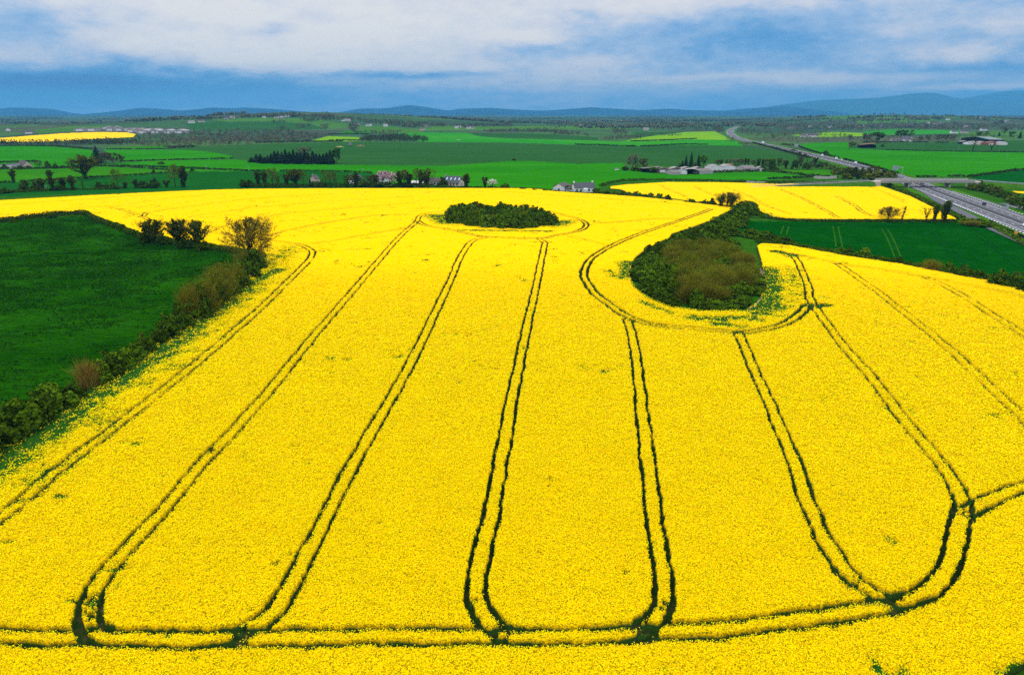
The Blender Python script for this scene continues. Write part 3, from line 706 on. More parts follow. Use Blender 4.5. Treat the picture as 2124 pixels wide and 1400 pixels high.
MAT['bush_dark'] = leafmat('dark_bush_leaves', (.019, .042, .001), (.056, .100, .004), .9)
MAT['bush_far'] = leafmat('far_bush_leaves', (.016, .034, .008), (.035, .062, .014), .15)
MAT['olive'] = leafmat('olive_leaves', (.06, .09, .006), (.11, .13, .01), .6)
MAT['fresh'] = leafmat('fresh_leaves', (.035, .12, .004), (.07, .17, .008), .6)
MAT['grey_leaf'] = leafmat('grey_green_leaves', (.09, .10, .05), (.15, .16, .09), .6)
MAT['twig'] = leafmat('brown_twigs', (.125, .120, .007), (.22, .20, .013), .5, .2)
MAT['twig_grey'] = leafmat('grey_twigs', (.08, .065, .04), (.14, .12, .08), .5, .2)
MAT['twig_red'] = leafmat('rusty_twigs', (.18, .12, .02), (.25, .17, .03), .5, .1)
MAT['twig_tan'] = leafmat('tan_twigs', (.11, .085, .012), (.19, .15, .02), .5, .15)
MAT['twig_olive'] = leafmat('olive_twigs', (.10, .115, .005), (.17, .19, .010), .5, .2)
MAT['brown_leaf'] = leafmat('brown_buds', (.055, .046, .018), (.095, .080, .032), .5, .15)
MAT['tan_bud'] = leafmat('tan_buds', (.11, .09, .012), (.17, .145, .018), .5, .1)
MAT['bark'] = plain('bark', (.045, .034, .020), .95, 0, .3, 2)
MAT['ivy'] = leafmat('ivy_leaves', (.020, .034, .003), (.050, .072, .008), 1.2)
MAT['needle'] = leafmat('conifer_needles', (.008, .018, .007), (.020, .034, .012), .8)
MAT['blossom_pink'] = leafmat('pink_blossom', (.38, .22, .25), (.58, .40, .42), 1.0, .1)
MAT['blossom_white'] = leafmat('white_blossom', (.55, .52, .42), (.78, .75, .66), 1.0, .1)

PROTO = {}
def reg(kind, parts):
    """parts: list of (name, mesh); first use decides nothing, every tree is an Empty with its parts"""
    PROTO.setdefault(kind, []).append(parts)
for k in range(6):
    V, Fq = bush_shape(100+k, 2200, leaf=.038); reg('bush', [(None, mesh('bush_crown', V, [Fq], [MAT['bush']]))])
    V, Fq = bush_shape(200+k, 1800, leaf=.04); reg('bush_dark', [(None, mesh('dark_bush_crown', V, [Fq], [MAT['bush_dark']]))])
for k in range(3):
    V, Fq = bush_shape(300+k, 900, leaf=.06); reg('bush_olive', [(None, mesh('olive_bush_crown', V, [Fq], [MAT['olive']]))])
    V, Fq = bush_shape(320+k, 500, leaf=.075); reg('bush_far', [(None, mesh('far_bush_crown', V, [Fq], [MAT['bush_far']]))])
    V, Fq = bush_shape(340+k, 500, leaf=.07); reg('bush_white', [(None, mesh('blossom_bush_crown', V, [Fq], [MAT['blossom_white']]))])
# leafless scrub: stems fanning up from the ground, a haze of twigs
def scrub(seed, n=1500, leaves=160):
    rng = np.random.default_rng(seed)
    b = np.stack([rng.normal(0, .15, n), rng.normal(0, .15, n), rng.uniform(.02, .55, n)], -1)
    d = np.stack([b[:, 0]*2.2+rng.normal(0, .28, n), b[:, 1]*2.2+rng.normal(0, .28, n), rng.uniform(.5, 1.2, n)], -1)
    d /= np.linalg.norm(d, axis=1)[:, None]
    tip = b+d*rng.uniform(.2, .46, (n, 1)); m = tip[:, 2] > 1; tip[m, 2] = rng.uniform(.85, 1.0, m.sum())
    v1 = ribbons(b, tip, rng.uniform(.003, .010, n), rng)
    L = quads(tip[:leaves]*[1, 1, .95], unit(rng, leaves), .022, rng)
    return v1, L
for k in range(6):
    a, L = scrub(400+k, 2200, 300); V, Fs = join([a, L])
    reg('scrub', [(None, mesh('scrub_twigs', V, Fs, [MAT[['twig', 'twig_olive', 'twig'][k % 3]], MAT['olive']], mi=np.r_[np.zeros(len(a[1]), int), np.ones(len(L[1]), int)]))])
a, L = scrub(430, 900, 10); V, Fs = join([a]); reg('scrub_red', [(None, mesh('rusty_scrub_twigs', V, Fs, [MAT['twig_red']]))])
def tree_parts(seed, ivy=0.0, tw_w=.0045, ivy_low=False, leaf=None, nleaf=0, twigmat='twig', budmat='olive', buds=500, lsize=.022, extra=0, **kw):
    rng = np.random.default_rng(seed)
    P0, P1, R0, R1, lv = limb_tree(seed, **kw)
    th = lv <= 1
    V, Fq = tubes(P0[th], P1[th], R0[th], R1[th], 5)
    parts = [('trunk', mesh('trunk', V, [Fq], [MAT['bark']]))]
    tw = ~th; items = []
    mats = [MAT[twigmat]]
    a = ribbons(P0[tw], P1[tw], np.maximum(R0[tw]*.9, tw_w), rng); items.append(a)
    mi = [np.zeros(len(a[1]), int)]
    tip = P1[lv >= 2]
    if buds and leaf is None:
        c = tip[rng.integers(0, len(tip), buds)]+rng.normal(0, .02, (buds, 3))
        c = quads(c, unit(rng, buds), .011*rng.uniform(.5, 1.3, buds), rng); items.append(c); mi.append(np.ones(len(c[1]), int)); mats.append(MAT[budmat])
    if leaf:
        c = tip[rng.integers(0, len(tip), nleaf)]; u = unit(rng, nleaf)
        c = quads(c+u*rng.uniform(0, .06, (nleaf, 1)), u+[0, 0, .3], lsize*rng.uniform(.6, 1.4, nleaf), rng); items.append(c); mi.append(np.ones(len(c[1]), int)); mats.append(MAT[leaf])
    V, Fs = join(items)
    # group triangles and quads the way mesh() wants them
    parts.append(('crown', mesh('crown', V, Fs, mats, mi=np.concatenate(mi))))
    if ivy:
        seg = (lv <= (0 if ivy < 1.2 else 1)); S0, S1 = P0[seg], P1[seg]; n = int(700*ivy); i = rng.integers(0, len(S0), n)
        L = np.linalg.norm(S1-S0, axis=1); i = rng.choice(len(S0), n, p=L*np.where(lv[seg] == 0, 2.2, 1)/np.sum(L*np.where(lv[seg] == 0, 2.2, 1)))
        c = S0[i]+(S1-S0)[i]*rng.uniform(0, 1, (n, 1)); u = unit(rng, n)
        rr = np.where(lv[seg][i] == 0, .085 if ivy_low else .055, .06 if ivy_low else .042)*rng.uniform(.6, 1.25, n)
        V, Fq = quads(c+u*rr[:, None], u+rng.normal(0, .3, (n, 3)), .020*rng.uniform(.7, 1.3, n), rng)
        V[:, 2] = np.maximum(V[:, 2], .0)
        parts.append(('ivy', mesh('ivy', V, [Fq], [MAT['ivy']])))
    return parts
for k in range(4):
    reg('bare', tree_parts(500+k, buds=900, n1=17, n2=6, n3=5, crown_r=.36, forks=1+k % 3, twigmat='twig_olive', rise=.6, tw_w=.006))
    reg('ivy', tree_parts(520+k, ivy=2.4, buds=350, twigmat='twig_olive', tw_w=.006, n1=14, n2=5, n3=4, crown_r=.26, forks=1+k % 2, rise=1.2, ivy_low=True, low=.3))
for k in range(3):
    reg('oak', tree_parts(540+k, ivy=.7, buds=2600, budmat='tan_bud', n1=34, n2=8, n3=6, n4=3, crown_r=.54, forks=3, low=.14, twigmat='twig_tan', rise=.38, tw_w=.004))
    reg('ivy_big', tree_parts(550+k, ivy=4.6, buds=1600, n1=24, n2=7, n3=7, crown_r=.48, forks=2, rise=.7, twigmat='twig_tan', ivy_low=True, low=.2))
    reg('thin', tree_parts(560+k, ivy=.3, buds=30, n1=9, n2=4, n3=4, crown_r=.34, r=.017, forks=1+k, low=.3))
    reg('leafy', tree_parts(570+k, leaf='fresh', nleaf=1700, lsize=.034, crown_r=.38))
    reg('grey', tree_parts(580+k, leaf='grey_leaf', nleaf=1300, lsize=.024, crown_r=.36, twigmat='twig_grey', low=.12))
    reg('broad', tree_parts(590+k, leaf='bush', nleaf=1700, lsize=.036, crown_r=.42))
    reg('brown', tree_parts(600+k, leaf='brown_leaf', nleaf=1000, lsize=.022, crown_r=.40, low=.1, twigmat='twig'))
    reg('olive_tree', tree_parts(610+k, leaf='olive', nleaf=1200, lsize=.026, crown_r=.40, low=.1))
for k in range(2):
    reg('pink', tree_parts(620+k, leaf='blossom_pink', nleaf=1000, lsize=.026, crown_r=.45, low=.15))
    reg('white', tree_parts(630+k, leaf='blossom_white', nleaf=600, lsize=.030, crown_r=.45, low=.15))
def conifer(seed, n=1300, w=.17):
    rng = np.random.default_rng(seed)
    t = np.sqrt(rng.uniform(0.0, 1, n)); z = 1-t*.93; a = rng.uniform(0, 2*PI, n)
    tier = .8+.35*np.sin(z*46+rng.normal(0, .5, n)); r = w*t**.85*tier*rng.uniform(.35, 1.12, n)
    u = np.stack([np.cos(a), np.sin(a), np.full(n, .5)], -1)
    c = np.stack([r*np.cos(a), r*np.sin(a), z-.25*r], -1)
    V, Fq = quads(c, u+rng.normal(0, .35, (n, 3)), .026*rng.uniform(.6, 1.3, n), rng, .6)
    V[:, 2] = np.clip(V[:, 2], .01, 1)
    T, Ft = tubes([(0, 0, 0)], [(0, 0, .9)], [.016], [.004], 6)
    return [('trunk', mesh('conifer_trunk', T, [Ft], [MAT['bark']])), ('crown', mesh('conifer_crown', V, [Fq], [MAT['needle']]))]
for k in range(3): reg('conifer', conifer(700+k)); reg('cedar', conifer(720+k, 1700, .42))

RNG = np.random.default_rng(77)
VARI = {}
NAMES = {'bush': 'bush', 'bush_dark': 'bush', 'bush_olive': 'bush', 'bush_far': 'bush', 'bush_white': 'blossom_bush', 'scrub': 'scrub_bush', 'scrub_red': 'scrub_bush', 'bare': 'bare_tree', 'ivy': 'ivy_clad_tree', 'oak': 'oak_tree', 'ivy_big': 'ivy_clad_tree',
         'thin': 'bare_tree', 'leafy': 'leafy_tree', 'grey': 'willow_tree', 'broad': 'broadleaf_tree', 'brown': 'budding_tree', 'olive_tree': 'budding_tree', 'pink': 'blossom_tree', 'white': 'blossom_tree', 'conifer': 'conifer_tree', 'cedar': 'conifer_tree'}
def plant(kind, p, h, w=None, label=None, cat=None, group=None, rz=None):
    """one plant standing at p: height h, crown width w"""
    i = VARI.get(kind, 0); VARI[kind] = i+1
    parts = PROTO[kind][i % len(PROTO[kind])]
    base = {'bush': 1, 'bush_dark': 1, 'bush_olive': 1, 'bush_far': 1, 'bush_white': 1, 'scrub': 1, 'scrub_red': .8, 'conifer': .36, 'cedar': .85, 'ivy': .6, 'thin': .68, 'grey': .72}.get(kind, .85)
    w = w or h*base; rz = RNG.uniform(0, 6.28) if rz is None else rz
    isb = parts[0][0] is None
    loc = (p[0], p[1], p[2]-(.12 if isb else .15))
    if isb:
        o = link(NAMES[kind], parts[0][1]); o.location = loc; o.rotation_euler = (0, 0, rz)
    else:
        o = empty(NAMES[kind], loc, rz)
        for nm, me in parts: link(nm, me, o)
    o.scale = (w/base, w/base, h)
    cat = cat or ('bush' if isb else 'tree')
    tag(o, label, cat, group)
    return o
def plant_px(kind, bx, by, ty, w=None, **kw):
    p = P(bx, by)[0]; h = max(.8, ztop(p, bx, ty))
    return plant(kind, p, h, None if w is None else w*pxw(p), **kw)
def row(kinds, items, label, group, cat=None):
    """items: (kind, base x, base y, top y, width px or None); label holds {n} for the ordinal and may hold {k}"""
    for i, (k, bx, by, ty, w) in enumerate(sorted(items, key=lambda q: q[1])):
        plant_px(k, bx, by, ty, w, label=label.format(n=ordw(i), k=WORD.get(k, k)), group=group, cat=cat)
WORD = {'bush': 'green bush', 'bush_dark': 'dark bush', 'ivy': 'slim ivy-clad tree', 'ivy_big': 'broad ivy-clad tree', 'bare': 'leafless brown tree', 'thin': 'thin leafless tree', 'scrub': 'brown twiggy bush', 'conifer': 'small dark conifer', 'white': 'white blossom tree', 'pink': 'pink blossom tree',
        'olive_tree': 'olive budding tree', 'brown': 'brown budding tree', 'broad': 'dark leafy tree', 'leafy': 'fresh green tree', 'grey': 'pale grey-green tree', 'bush_olive': 'olive bush', 'bush_white': 'white blossom bush', 'bush_far': 'dark bush', 'oak': 'spreading bare tree', 'scrub_red': 'rusty bare bush', 'cedar': 'wide conifer'}

def hedge(pts, h=1.6, w=1.6, label=None, mat='bush_dark', leaf=.28, dens=5.0, group=None, gaps=0.0, dz=0.0, lump=.5, name='hedge', px=True):
    """one continuous hedge along a line of photo px points on the terrain"""
    W = PL(pts) if px else np.asarray(pts, float)
    s = spline(W[:, :2], max(.6, w*.5)); L = np.concatenate([[0], np.cumsum(np.linalg.norm(np.diff(s, axis=0), axis=1))])
    seed = int(abs(s[0, 0]*7+s[0, 1]*3)) % 9973; rng = np.random.default_rng(seed)
    n = int(L[-1]*(h*2+w)*dens/ (leaf/.28)**1.6/1.0)
    n = max(60, min(n, 60000)); l = rng.uniform(0, L[-1], n)
    x = np.interp(l, L, s[:, 0]); y = np.interp(l, L, s[:, 1])
    dx = np.interp(l+.5, L, s[:, 0])-np.interp(l-.5, L, s[:, 0]); dy = np.interp(l+.5, L, s[:, 1])-np.interp(l-.5, L, s[:, 1]); dn = np.hypot(dx, dy)+1e-9
    nx, ny = dy/dn, -dx/dn
    hm = h*(1-lump*.6+lump*1.2*(.65*vn(l, l*0, 2.2*h, seed)+.35*vn(l, l*0, .8*h, seed+1)))
    if gaps: keep = vn(l, l*0, 9*h, seed+2) > gaps
    else: keep = np.ones(n, bool)
    a = rng.uniform(0, PI, n); rr = rng.uniform(.72, 1.08, n)
    u = np.cos(a)*w/2*rr*(.7+.6*vn(l, l*0, 1.7*h, seed+5)); zz = hm*np.sin(a)**.7*rr
    C = np.stack([x+nx*u, y+ny*u, H(x+nx*u, y+ny*u)+zz+dz+.05], -1)
    N = np.stack([nx*np.cos(a), ny*np.cos(a), np.sin(a)+.1], -1)+rng.normal(0, .5, (n, 3))
    V, Fq = quads(C[keep], N[keep], leaf*rng.uniform(.6, 1.3, keep.sum()), rng)
    o = link(name, mesh(name, V, [Fq], [MAT[mat]])); tag(o, label, 'hedge', group)
    return o
# ------------------------------------------------------------------ plants of the near fields
# hedgerow between the left meadow and the rape: (kind, base x, base y, top y, width px)
LH = [('bush', -130, 985, 880, 150), ('bush', -60, 972, 870, 120), ('bush_dark', -5, 938, 852, 100), ('bush', 45, 905, 818, 95), ('bush_dark', 85, 880, 800, 80), ('bush', 118, 856, 788, 85), ('bush_dark', 150, 835, 790, 60), ('scrub_red', 186, 812, 728, 44), ('bush', 205, 800, 740, 60), ('bush_dark', 228, 785, 722, 62),
      ('bush', 252, 770, 706, 62), ('bush', 278, 755, 706, 58), ('bush', 305, 735, 684, 46), ('bush_dark', 330, 715, 672, 45), ('bush', 352, 703, 645, 52), ('bush_dark', 376, 686, 625, 48), ('bush', 396, 668, 612, 52)]
row(None, LH, '{k}, {n} up the diagonal hedgerow from the left edge of the photo', 'bushes in the diagonal hedgerow beside the meadow')
hedge([(-150, 990), (0, 938), (82, 884), (142, 838), (194, 800), (264, 760), (343, 706), (379, 680), (435, 637), (500, 582), (536, 556)], 1.5, 2.2, 'low dark hedge running diagonally between the left meadow and the rapeseed', 'bush_dark', .2, 9)
for k, (a, b, c, w) in enumerate([(425, 655, 562, 66), (455, 630, 557, 58), (398, 668, 576, 44)]):
    plant_px('scrub', a, b, c, w, label=['tall brown-topped scrub bush at the thick part of the diagonal hedgerow', 'olive-brown scrub bush behind the tallest one in the diagonal hedgerow', 'brown twiggy bush at the near end of the scrubby hedgerow stretch'][k], group='scrub in the diagonal hedgerow')
for k, (a, b, c, w) in enumerate([(420, 660, 585, 60), (448, 636, 572, 50), (470, 615, 535, 60), (492, 597, 545, 60), (510, 580, 528, 60), (528, 562, 512, 50)]):
    plant_px('bush_dark', a, b, c, w, label=f'{ordw(k)} dark leafy bush under the brown scrub towards the big bare tree', group='dark bushes under the scrub')
for k, (a, b, c, w) in enumerate([(462, 622, 534, 62), (487, 600, 534, 46)]):
    plant_px('scrub', a, b, c, w, label=['wide twiggy bush rising behind the hedgerow below the bare tree', 'twiggy bush standing close to the bare tree'][k], group='scrub in the diagonal hedgerow')
plant_px('oak', 522, 552, 452, 66, label='large spreading bare tree at the corner of the left meadow')
plant_px('scrub', 524, 556, 508, 62, label='grey twiggy scrub at the foot of the large bare tree')
for k, (a, b, c, w) in enumerate([(320, 507, 454, 50), (372, 515, 454, 44), (412, 519, 457, 48)]):
    plant_px('ivy_big', a, b, c, w, label=['leftmost', 'middle', 'rightmost'][k]+' of three dark ivy-clad trees on the hedge of the left meadow', group='ivy-clad trees above the meadow')
for k, (a, b, c, w) in enumerate([(306, 505, 466, 30), (338, 509, 478, 30), (384, 515, 486, 30), (424, 520, 490, 30)]):
    plant_px('bush_dark', a, b, c, w, label=['dark round bush left of the three ivy-clad trees', 'dark bush between the left and middle ivy-clad trees', 'dark bush hard against the middle ivy-clad tree', 'dark bush right of the three ivy-clad trees'][k], group='bushes among the ivy-clad trees')
hedge([(-250, 482), (-80, 470), (0, 461), (60, 455), (125, 448), (178, 446)], 2.3, 2.6, 'low ragged hedge along the top left edge of the meadow', 'bush_dark', .22, 7)
hedge([(178, 446), (204, 459), (257, 479), (303, 496), (380, 509), (428, 517), (500, 527), (540, 535)], 2.2, 2.6, 'low dark hedge curving below the ivy-clad trees above the meadow', 'bush_dark', .22, 7)
plant_px('bush_dark', 110, 452, 440, 20, label='small round bush on the top hedge of the left meadow')
plant_px('bush_dark', 28, 461, 453, 20, label='low dark bush on the top hedge near the left edge of the photo')

# round thicket in the rape field: shrubs packed inside an outline
def thicket(poly, n, spec, label_of, group, mind, seed):
    rng = np.random.default_rng(seed); W = PL(poly)[:, :2]; lo, hi = W.min(0), W.max(0); pts = []
    tries = 0
    while len(pts) < n and tries < 60000:
        tries += 1; q = rng.uniform(lo, hi)
        if not inpoly(np.array([q[0]]), np.array([q[1]]), W)[0]: continue
        d = segdist(np.array([q[0]]), np.array([q[1]]), W, True)[0]
        if d < mind*.45 or any(math.hypot(q[0]-a, q[1]-b) < mind for a, b, _ in pts): continue
        pts.append((q[0], q[1], d))
    for x, y, d in pts:
        kind, h, w = spec(x, y, d, rng)
        plant(kind, (x, y, float(H(x, y))), h, w, label=label_of(kind), group=group)
    return W
OV = [(925, 462), (935, 455), (960, 448), (1010, 446), (1060, 446), (1110, 449), (1145, 455), (1158, 462), (1150, 469), (1120, 476), (1075, 480), (1020, 478), (965, 472), (935, 467)]
def ov_spec(x, y, d, rng):
    k = 'bush' if rng.uniform() < .62 else 'bush_dark'
    if rng.uniform() < .10 and d > 7: return 'scrub', rng.uniform(6.5, 7.5), rng.uniform(6, 8)
    left = (x < -18)
    return k, (rng.uniform(5.6, 8.4)+(2.4 if left else 0))*(1.0 if d > 5 else .85), rng.uniform(6.2, 9.5)
OVW = thicket(OV, 90, ov_spec, lambda k: {'bush': 'mid green bush packed into the oval thicket in the rapeseed', 'bush_dark': 'darkest green bush packed into the oval thicket in the rapeseed', 'scrub': 'brown twiggy bush inside the oval thicket in the rapeseed'}[k], 'bushes in the oval thicket', 4.0, 3)
RT = [(1309, 560), (1309, 590), (1338, 622), (1390, 642), (1455, 650), (1530, 648), (1568, 632), (1583, 602), (1577, 568), (1555, 545), (1530, 530), (1530, 510), (1510, 495), (1480, 482), (1440, 487), (1398, 497), (1356, 516), (1322, 540)]
def rt_spec(x, y, d, rng):
    # brown leafless scrub in the middle, green bushes round the rim and up the tail
    mid = y < 250 and d > 3.5 and x > 50+(y-190)*.12 and not (d < 7 and y < 195)
    if mid and rng.uniform() < .86: return 'scrub', rng.uniform(5.5, 8.5), rng.uniform(6.0, 8.5)
    h = rng.uniform(3.4, 6.0) if y < 240 else rng.uniform(4.2, 6.5)
    if d < 3.5: h *= .6
    return ('bush' if rng.uniform() < .6 else 'bush_dark'), h, rng.uniform(4.8, 7.5)
thicket(RT, 190, rt_spec, lambda k: {'bush': 'mid green bush at the rim of the large teardrop thicket', 'bush_dark': 'dark green bush at the rim of the large teardrop thicket', 'scrub': 'leafless brown scrub bush in the middle of the teardrop thicket'}[k], 'bushes in the teardrop thicket', 3.1, 4)
# tail of the thicket up to the hedge corner
TA = [(1520, 455, 441), (1500, 464, 449), (1480, 474, 458), (1500, 478, 462), (1520, 470, 452), (1535, 460, 446), (1545, 450, 428), (1560, 444, 426), (1530, 446, 430), (1550, 436, 418), (1455, 486, 470), (1430, 494, 478), (1410, 502, 486), (1515, 488, 470), (1475, 492, 474), (1538, 470, 452)]
row(None, [('bush' if i % 3 else 'bush_dark', a, b, c-5-(i % 3)*3, 44-(i % 4)*3) for i, (a, b, c) in enumerate(TA)], '{k}, {n} from the left in the belt behind the teardrop thicket', 'bushes between the thicket and the hedge corner')
RH = [('bush', 1555, 492, 472, 44), ('bush', 1580, 496, 474, 44), ('bush_dark', 1600, 500, 480, 36), ('bush_dark', 1630, 508, 485, 34), ('bush', 1618, 506, 488, 30), ('bush_dark', 1695, 522, 514, 22), ('bush', 1712, 528, 513, 30), ('bush', 1742, 533, 511, 40), ('bush_dark', 1758, 536, 511, 36), ('bush', 1790, 540, 511, 40),
      ('bush_dark', 1862, 552, 528, 24), ('bush_dark', 1880, 556, 540, 34), ('bush', 1903, 560, 543, 30), ('scrub', 1930, 566, 533, 34), ('bush', 1938, 566, 536, 32), ('bush', 1965, 572, 537, 34), ('bush_dark', 1990, 578, 550, 30), ('bush', 2003, 580, 547, 36), ('bush_dark', 2030, 585, 553, 30), ('bush', 2072, 597, 556, 48), ('bush', 2100, 602, 560, 44), ('bush_dark', 2135, 612, 562, 44)]
row(None, RH, '{k}, {n} from the left in the broken hedge below the dark wheat', 'bushes between the wheat and the rapeseed')
hedge([(1568, 503), (1600, 509), (1642, 513), (1692, 523), (1767, 535), (1842, 547), (1917, 557), (1993, 570), (2068, 587), (2124, 600), (2250, 625)], 2.0, 2.4, 'low hedge bottom between the dark wheat and the right edge of the rapeseed', 'bush_dark', .2, 6)
# hedge from the white bungalows to the thicket corner
HB = [('bush', 1238, 404, 388, 22), ('bush', 1258, 405, 391, 22), ('bush', 1275, 407, 394, 20), ('bush_dark', 1290, 409, 395, 20), ('bush', 1304, 410, 396, 18), ('bush', 1320, 411, 395, 24), ('bush_dark', 1338, 413, 400, 18), ('bush', 1350, 414, 399, 22), ('bush', 1368, 416, 399, 20), ('bush_dark', 1385, 418, 401, 18), ('bush_dark', 1424, 423, 412, 16), ('bush', 1434, 424, 408, 18), ('bush_dark', 1450, 425, 415, 18), ('bush', 1462, 427, 411, 20), ('bush_dark', 1476, 428, 409, 20)]
row(None, HB, '{k}, {n} from the white bungalows along the hedge between the rapeseed blocks', 'bushes between the two rapeseed blocks')
hedge([(1225, 404), (1312, 411), (1393, 418), (1450, 425), (1500, 430), (1540, 436)], 1.3, 1.8, 'hedge line dividing the large rapeseed field from the smaller block', 'bush', .25, 7)
for k, (kd, a, b, c, w) in enumerate(sorted([('ivy', 1495, 432, 404, 26), ('ivy', 1515, 434, 404, 26), ('oak', 1508, 432, 399, 34), ('bush_dark', 1540, 440, 416, 40), ('bush', 1556, 446, 420, 36), ('scrub', 1548, 438, 412, 30)], key=lambda q: q[1])):
    plant_px(kd, a, b, c, w, label=f'{WORD[kd]}, {ordw(k)} from the left in the clump where both rapeseed blocks meet', group='clump at the corner of the smaller rapeseed block')
# bare trees in front of the smaller rape block
for k, (kd, a, b, c, w) in enumerate([('oak', 1841, 459, 429, 30), ('thin', 1870, 459, 427, 30), ('thin', 1922, 462, 428, 34), ('ivy', 1938, 461, 424, 24), ('thin', 1952, 461, 432, 20), ('ivy', 1957, 461, 415, 34)]):
    plant_px(kd, a, b, c, w, label=['round dark budding tree in front of the smaller rapeseed block', 'thin bare tree beside the round dark one at the rapeseed edge', 'leaning bare tree at the left of the roadside group', 'ivy-clad bare trunk second in the roadside group', 'small thin bare tree within the roadside group', 'tallest bare tree at the right of the roadside group'][k], group='bare trees before the smaller rapeseed block')
hedge([(1575, 452), (1626, 458), (1717, 460.5), (1842, 460.8), (1985, 461)], 1.4, 1.8, 'thin dark hedge along the near side of the smaller rapeseed block', 'bush_dark', .22, 6)
hedge([(1822, 379.5), (1845, 387), (1892, 407), (1930, 425), (1965, 443), (1996, 457)], 2.0, 3.5, 'hedge bank between the smaller rapeseed block and the motorway', 'bush', .35, 5)
hedge([(1996, 459), (2043, 466), (2080, 483), (2124, 508), (2250, 570)], 2.0, 3.0, 'clipped hedge between the dark wheat and the motorway', 'bush', .3, 5)
for k, (kd, a, b, c, w) in enumerate(sorted([('bush_dark', 2010, 465, 451, 34), ('bush_dark', 2030, 466, 451, 36), ('scrub', 2018, 468, 455, 44), ('bush', 2045, 472, 458, 30)], key=lambda q: q[1])):
    plant_px(kd, a, b, c, w, label=f'{WORD[kd]}, {ordw(k)} from the left in the clump where wheat meets motorway', group='clump by the motorway')
hedge([(1244, 387), (1270, 380.5), (1298, 376), (1386, 375.5), (1473, 377), (1592, 379.5), (1720, 381), (1820, 381)], 1.8, 2.4, 'hedge along the far side of the smaller rapeseed block', 'bush_dark', .35, 5)

# trees along the far edge of the big rape field
BT = [('bush_dark', 10, 401, 387, 26), ('ivy', 29, 379, 350, 16), ('bush_dark', 50, 398, 373, 14), ('ivy', 58, 397, 372, 16), ('bush_dark', 73, 397, 374, 14), ('ivy', 90, 396, 369, 22), ('bush_dark', 80, 397, 380, 14), ('ivy', 105, 380, 352, 16), ('ivy', 110, 396, 365, 18), ('bush_dark', 124, 396, 380, 18), ('ivy', 135, 395, 367, 18), ('ivy', 150, 395, 364, 18), ('thin', 173, 394, 374, 12),
      ('ivy_big', 178, 371, 322, 34), ('bush_dark', 205, 393, 374, 14), ('bush_dark', 222, 393, 377, 18), ('bush_dark', 236, 393, 378, 16), ('bare', 245, 392, 350, 26), ('ivy', 260, 391, 377, 14), ('ivy', 282, 391, 371, 14), ('bush_dark', 298, 390, 374, 22), ('bush_dark', 322, 390, 369, 22), ('ivy', 346, 389, 373, 14), ('bare', 364, 388, 339, 28), ('ivy', 381, 388, 344, 24), ('bush_dark', 511, 388, 369, 26),
      ('ivy', 537, 388, 354, 18), ('ivy', 550, 388, 354, 18), ('bare', 566, 388, 348, 26), ('thin', 578, 388, 358, 16), ('ivy', 595, 388, 361, 14), ('ivy_big', 613, 388, 351, 24), ('bare', 630, 388, 354, 20), ('conifer', 644, 388, 369, 8), ('bush_dark', 656, 388, 374, 22), ('bush_dark', 668, 388, 372, 18), ('bare', 676, 388, 352, 20), ('bare', 686, 388, 354, 20), ('bare', 695, 388, 357, 14),
      ('olive_tree', 725, 388, 362, 22), ('ivy', 738, 388, 358, 18), ('bush', 752, 388, 370, 22), ('brown', 768, 388, 364, 24), ('ivy', 780, 388, 361, 16), ('pink', 794, 386, 355, 30), ('pink', 818, 386, 359, 22), ('bush_dark', 784, 389, 374, 24), ('bush_dark', 806, 389, 376, 24), ('ivy', 830, 389, 354, 22), ('olive_tree', 838, 389, 352, 18), ('ivy', 850, 389, 358, 20), ('bush_dark', 842, 389, 376, 26), ('bare', 865, 389, 348, 26), ('ivy', 872, 389, 352, 18), ('bare', 888, 389, 348, 28), ('ivy', 885, 389, 354, 18), ('bush_dark', 880, 390, 378, 22),
      ('bush_dark', 918, 388, 364, 18), ('ivy', 967, 391, 360, 20), ('thin', 968, 391, 357, 16), ('ivy', 1006, 393, 366, 12), ('white', 1022, 393, 372, 16), ('bush_dark', 1047, 394, 377, 18), ('bush_dark', 1018, 393, 382, 14), ('bush_dark', 1085, 396, 388, 16), ('bush_dark', 1108, 398, 391, 14), ('bush', 1130, 399, 392, 14), ('brown', 1158, 395, 382, 16), ('brown', 1180, 398, 384, 14)]
BT = [(k, a, b, c, w*(1.4 if k in ('ivy', 'bare', 'ivy_big', 'thin') else 1.25)) for k, a, b, c, w in BT]
row(None, BT, '{k}, {n} from the left along the far edge of the big rapeseed field', 'trees along the far edge of the rapeseed')
hedge([(-200, 403), (0, 399.5), (100, 397)], 1.6, 2, 'dark hedge bottom at the far left edge of the rapeseed', 'bush_dark', .4, 5)
hedge([(30, 400), (165, 394.5), (260, 391)], 1.3, 2, 'low hedge under the ivy-clad trees at far left', 'bush_dark', .4, 5)
hedge([(500, 388.5), (700, 388), (780, 388), (900, 389)], 2.8, 3, 'low hedge under the bare trees behind the middle of the rapeseed', 'bush_dark', .4, 5)
hedge([(900, 389), (1043, 393), (1143, 399), (1225, 405)], 1.5, 2, 'low hedge from the slate-roofed house to the white bungalows', 'bush_dark', .4, 5)
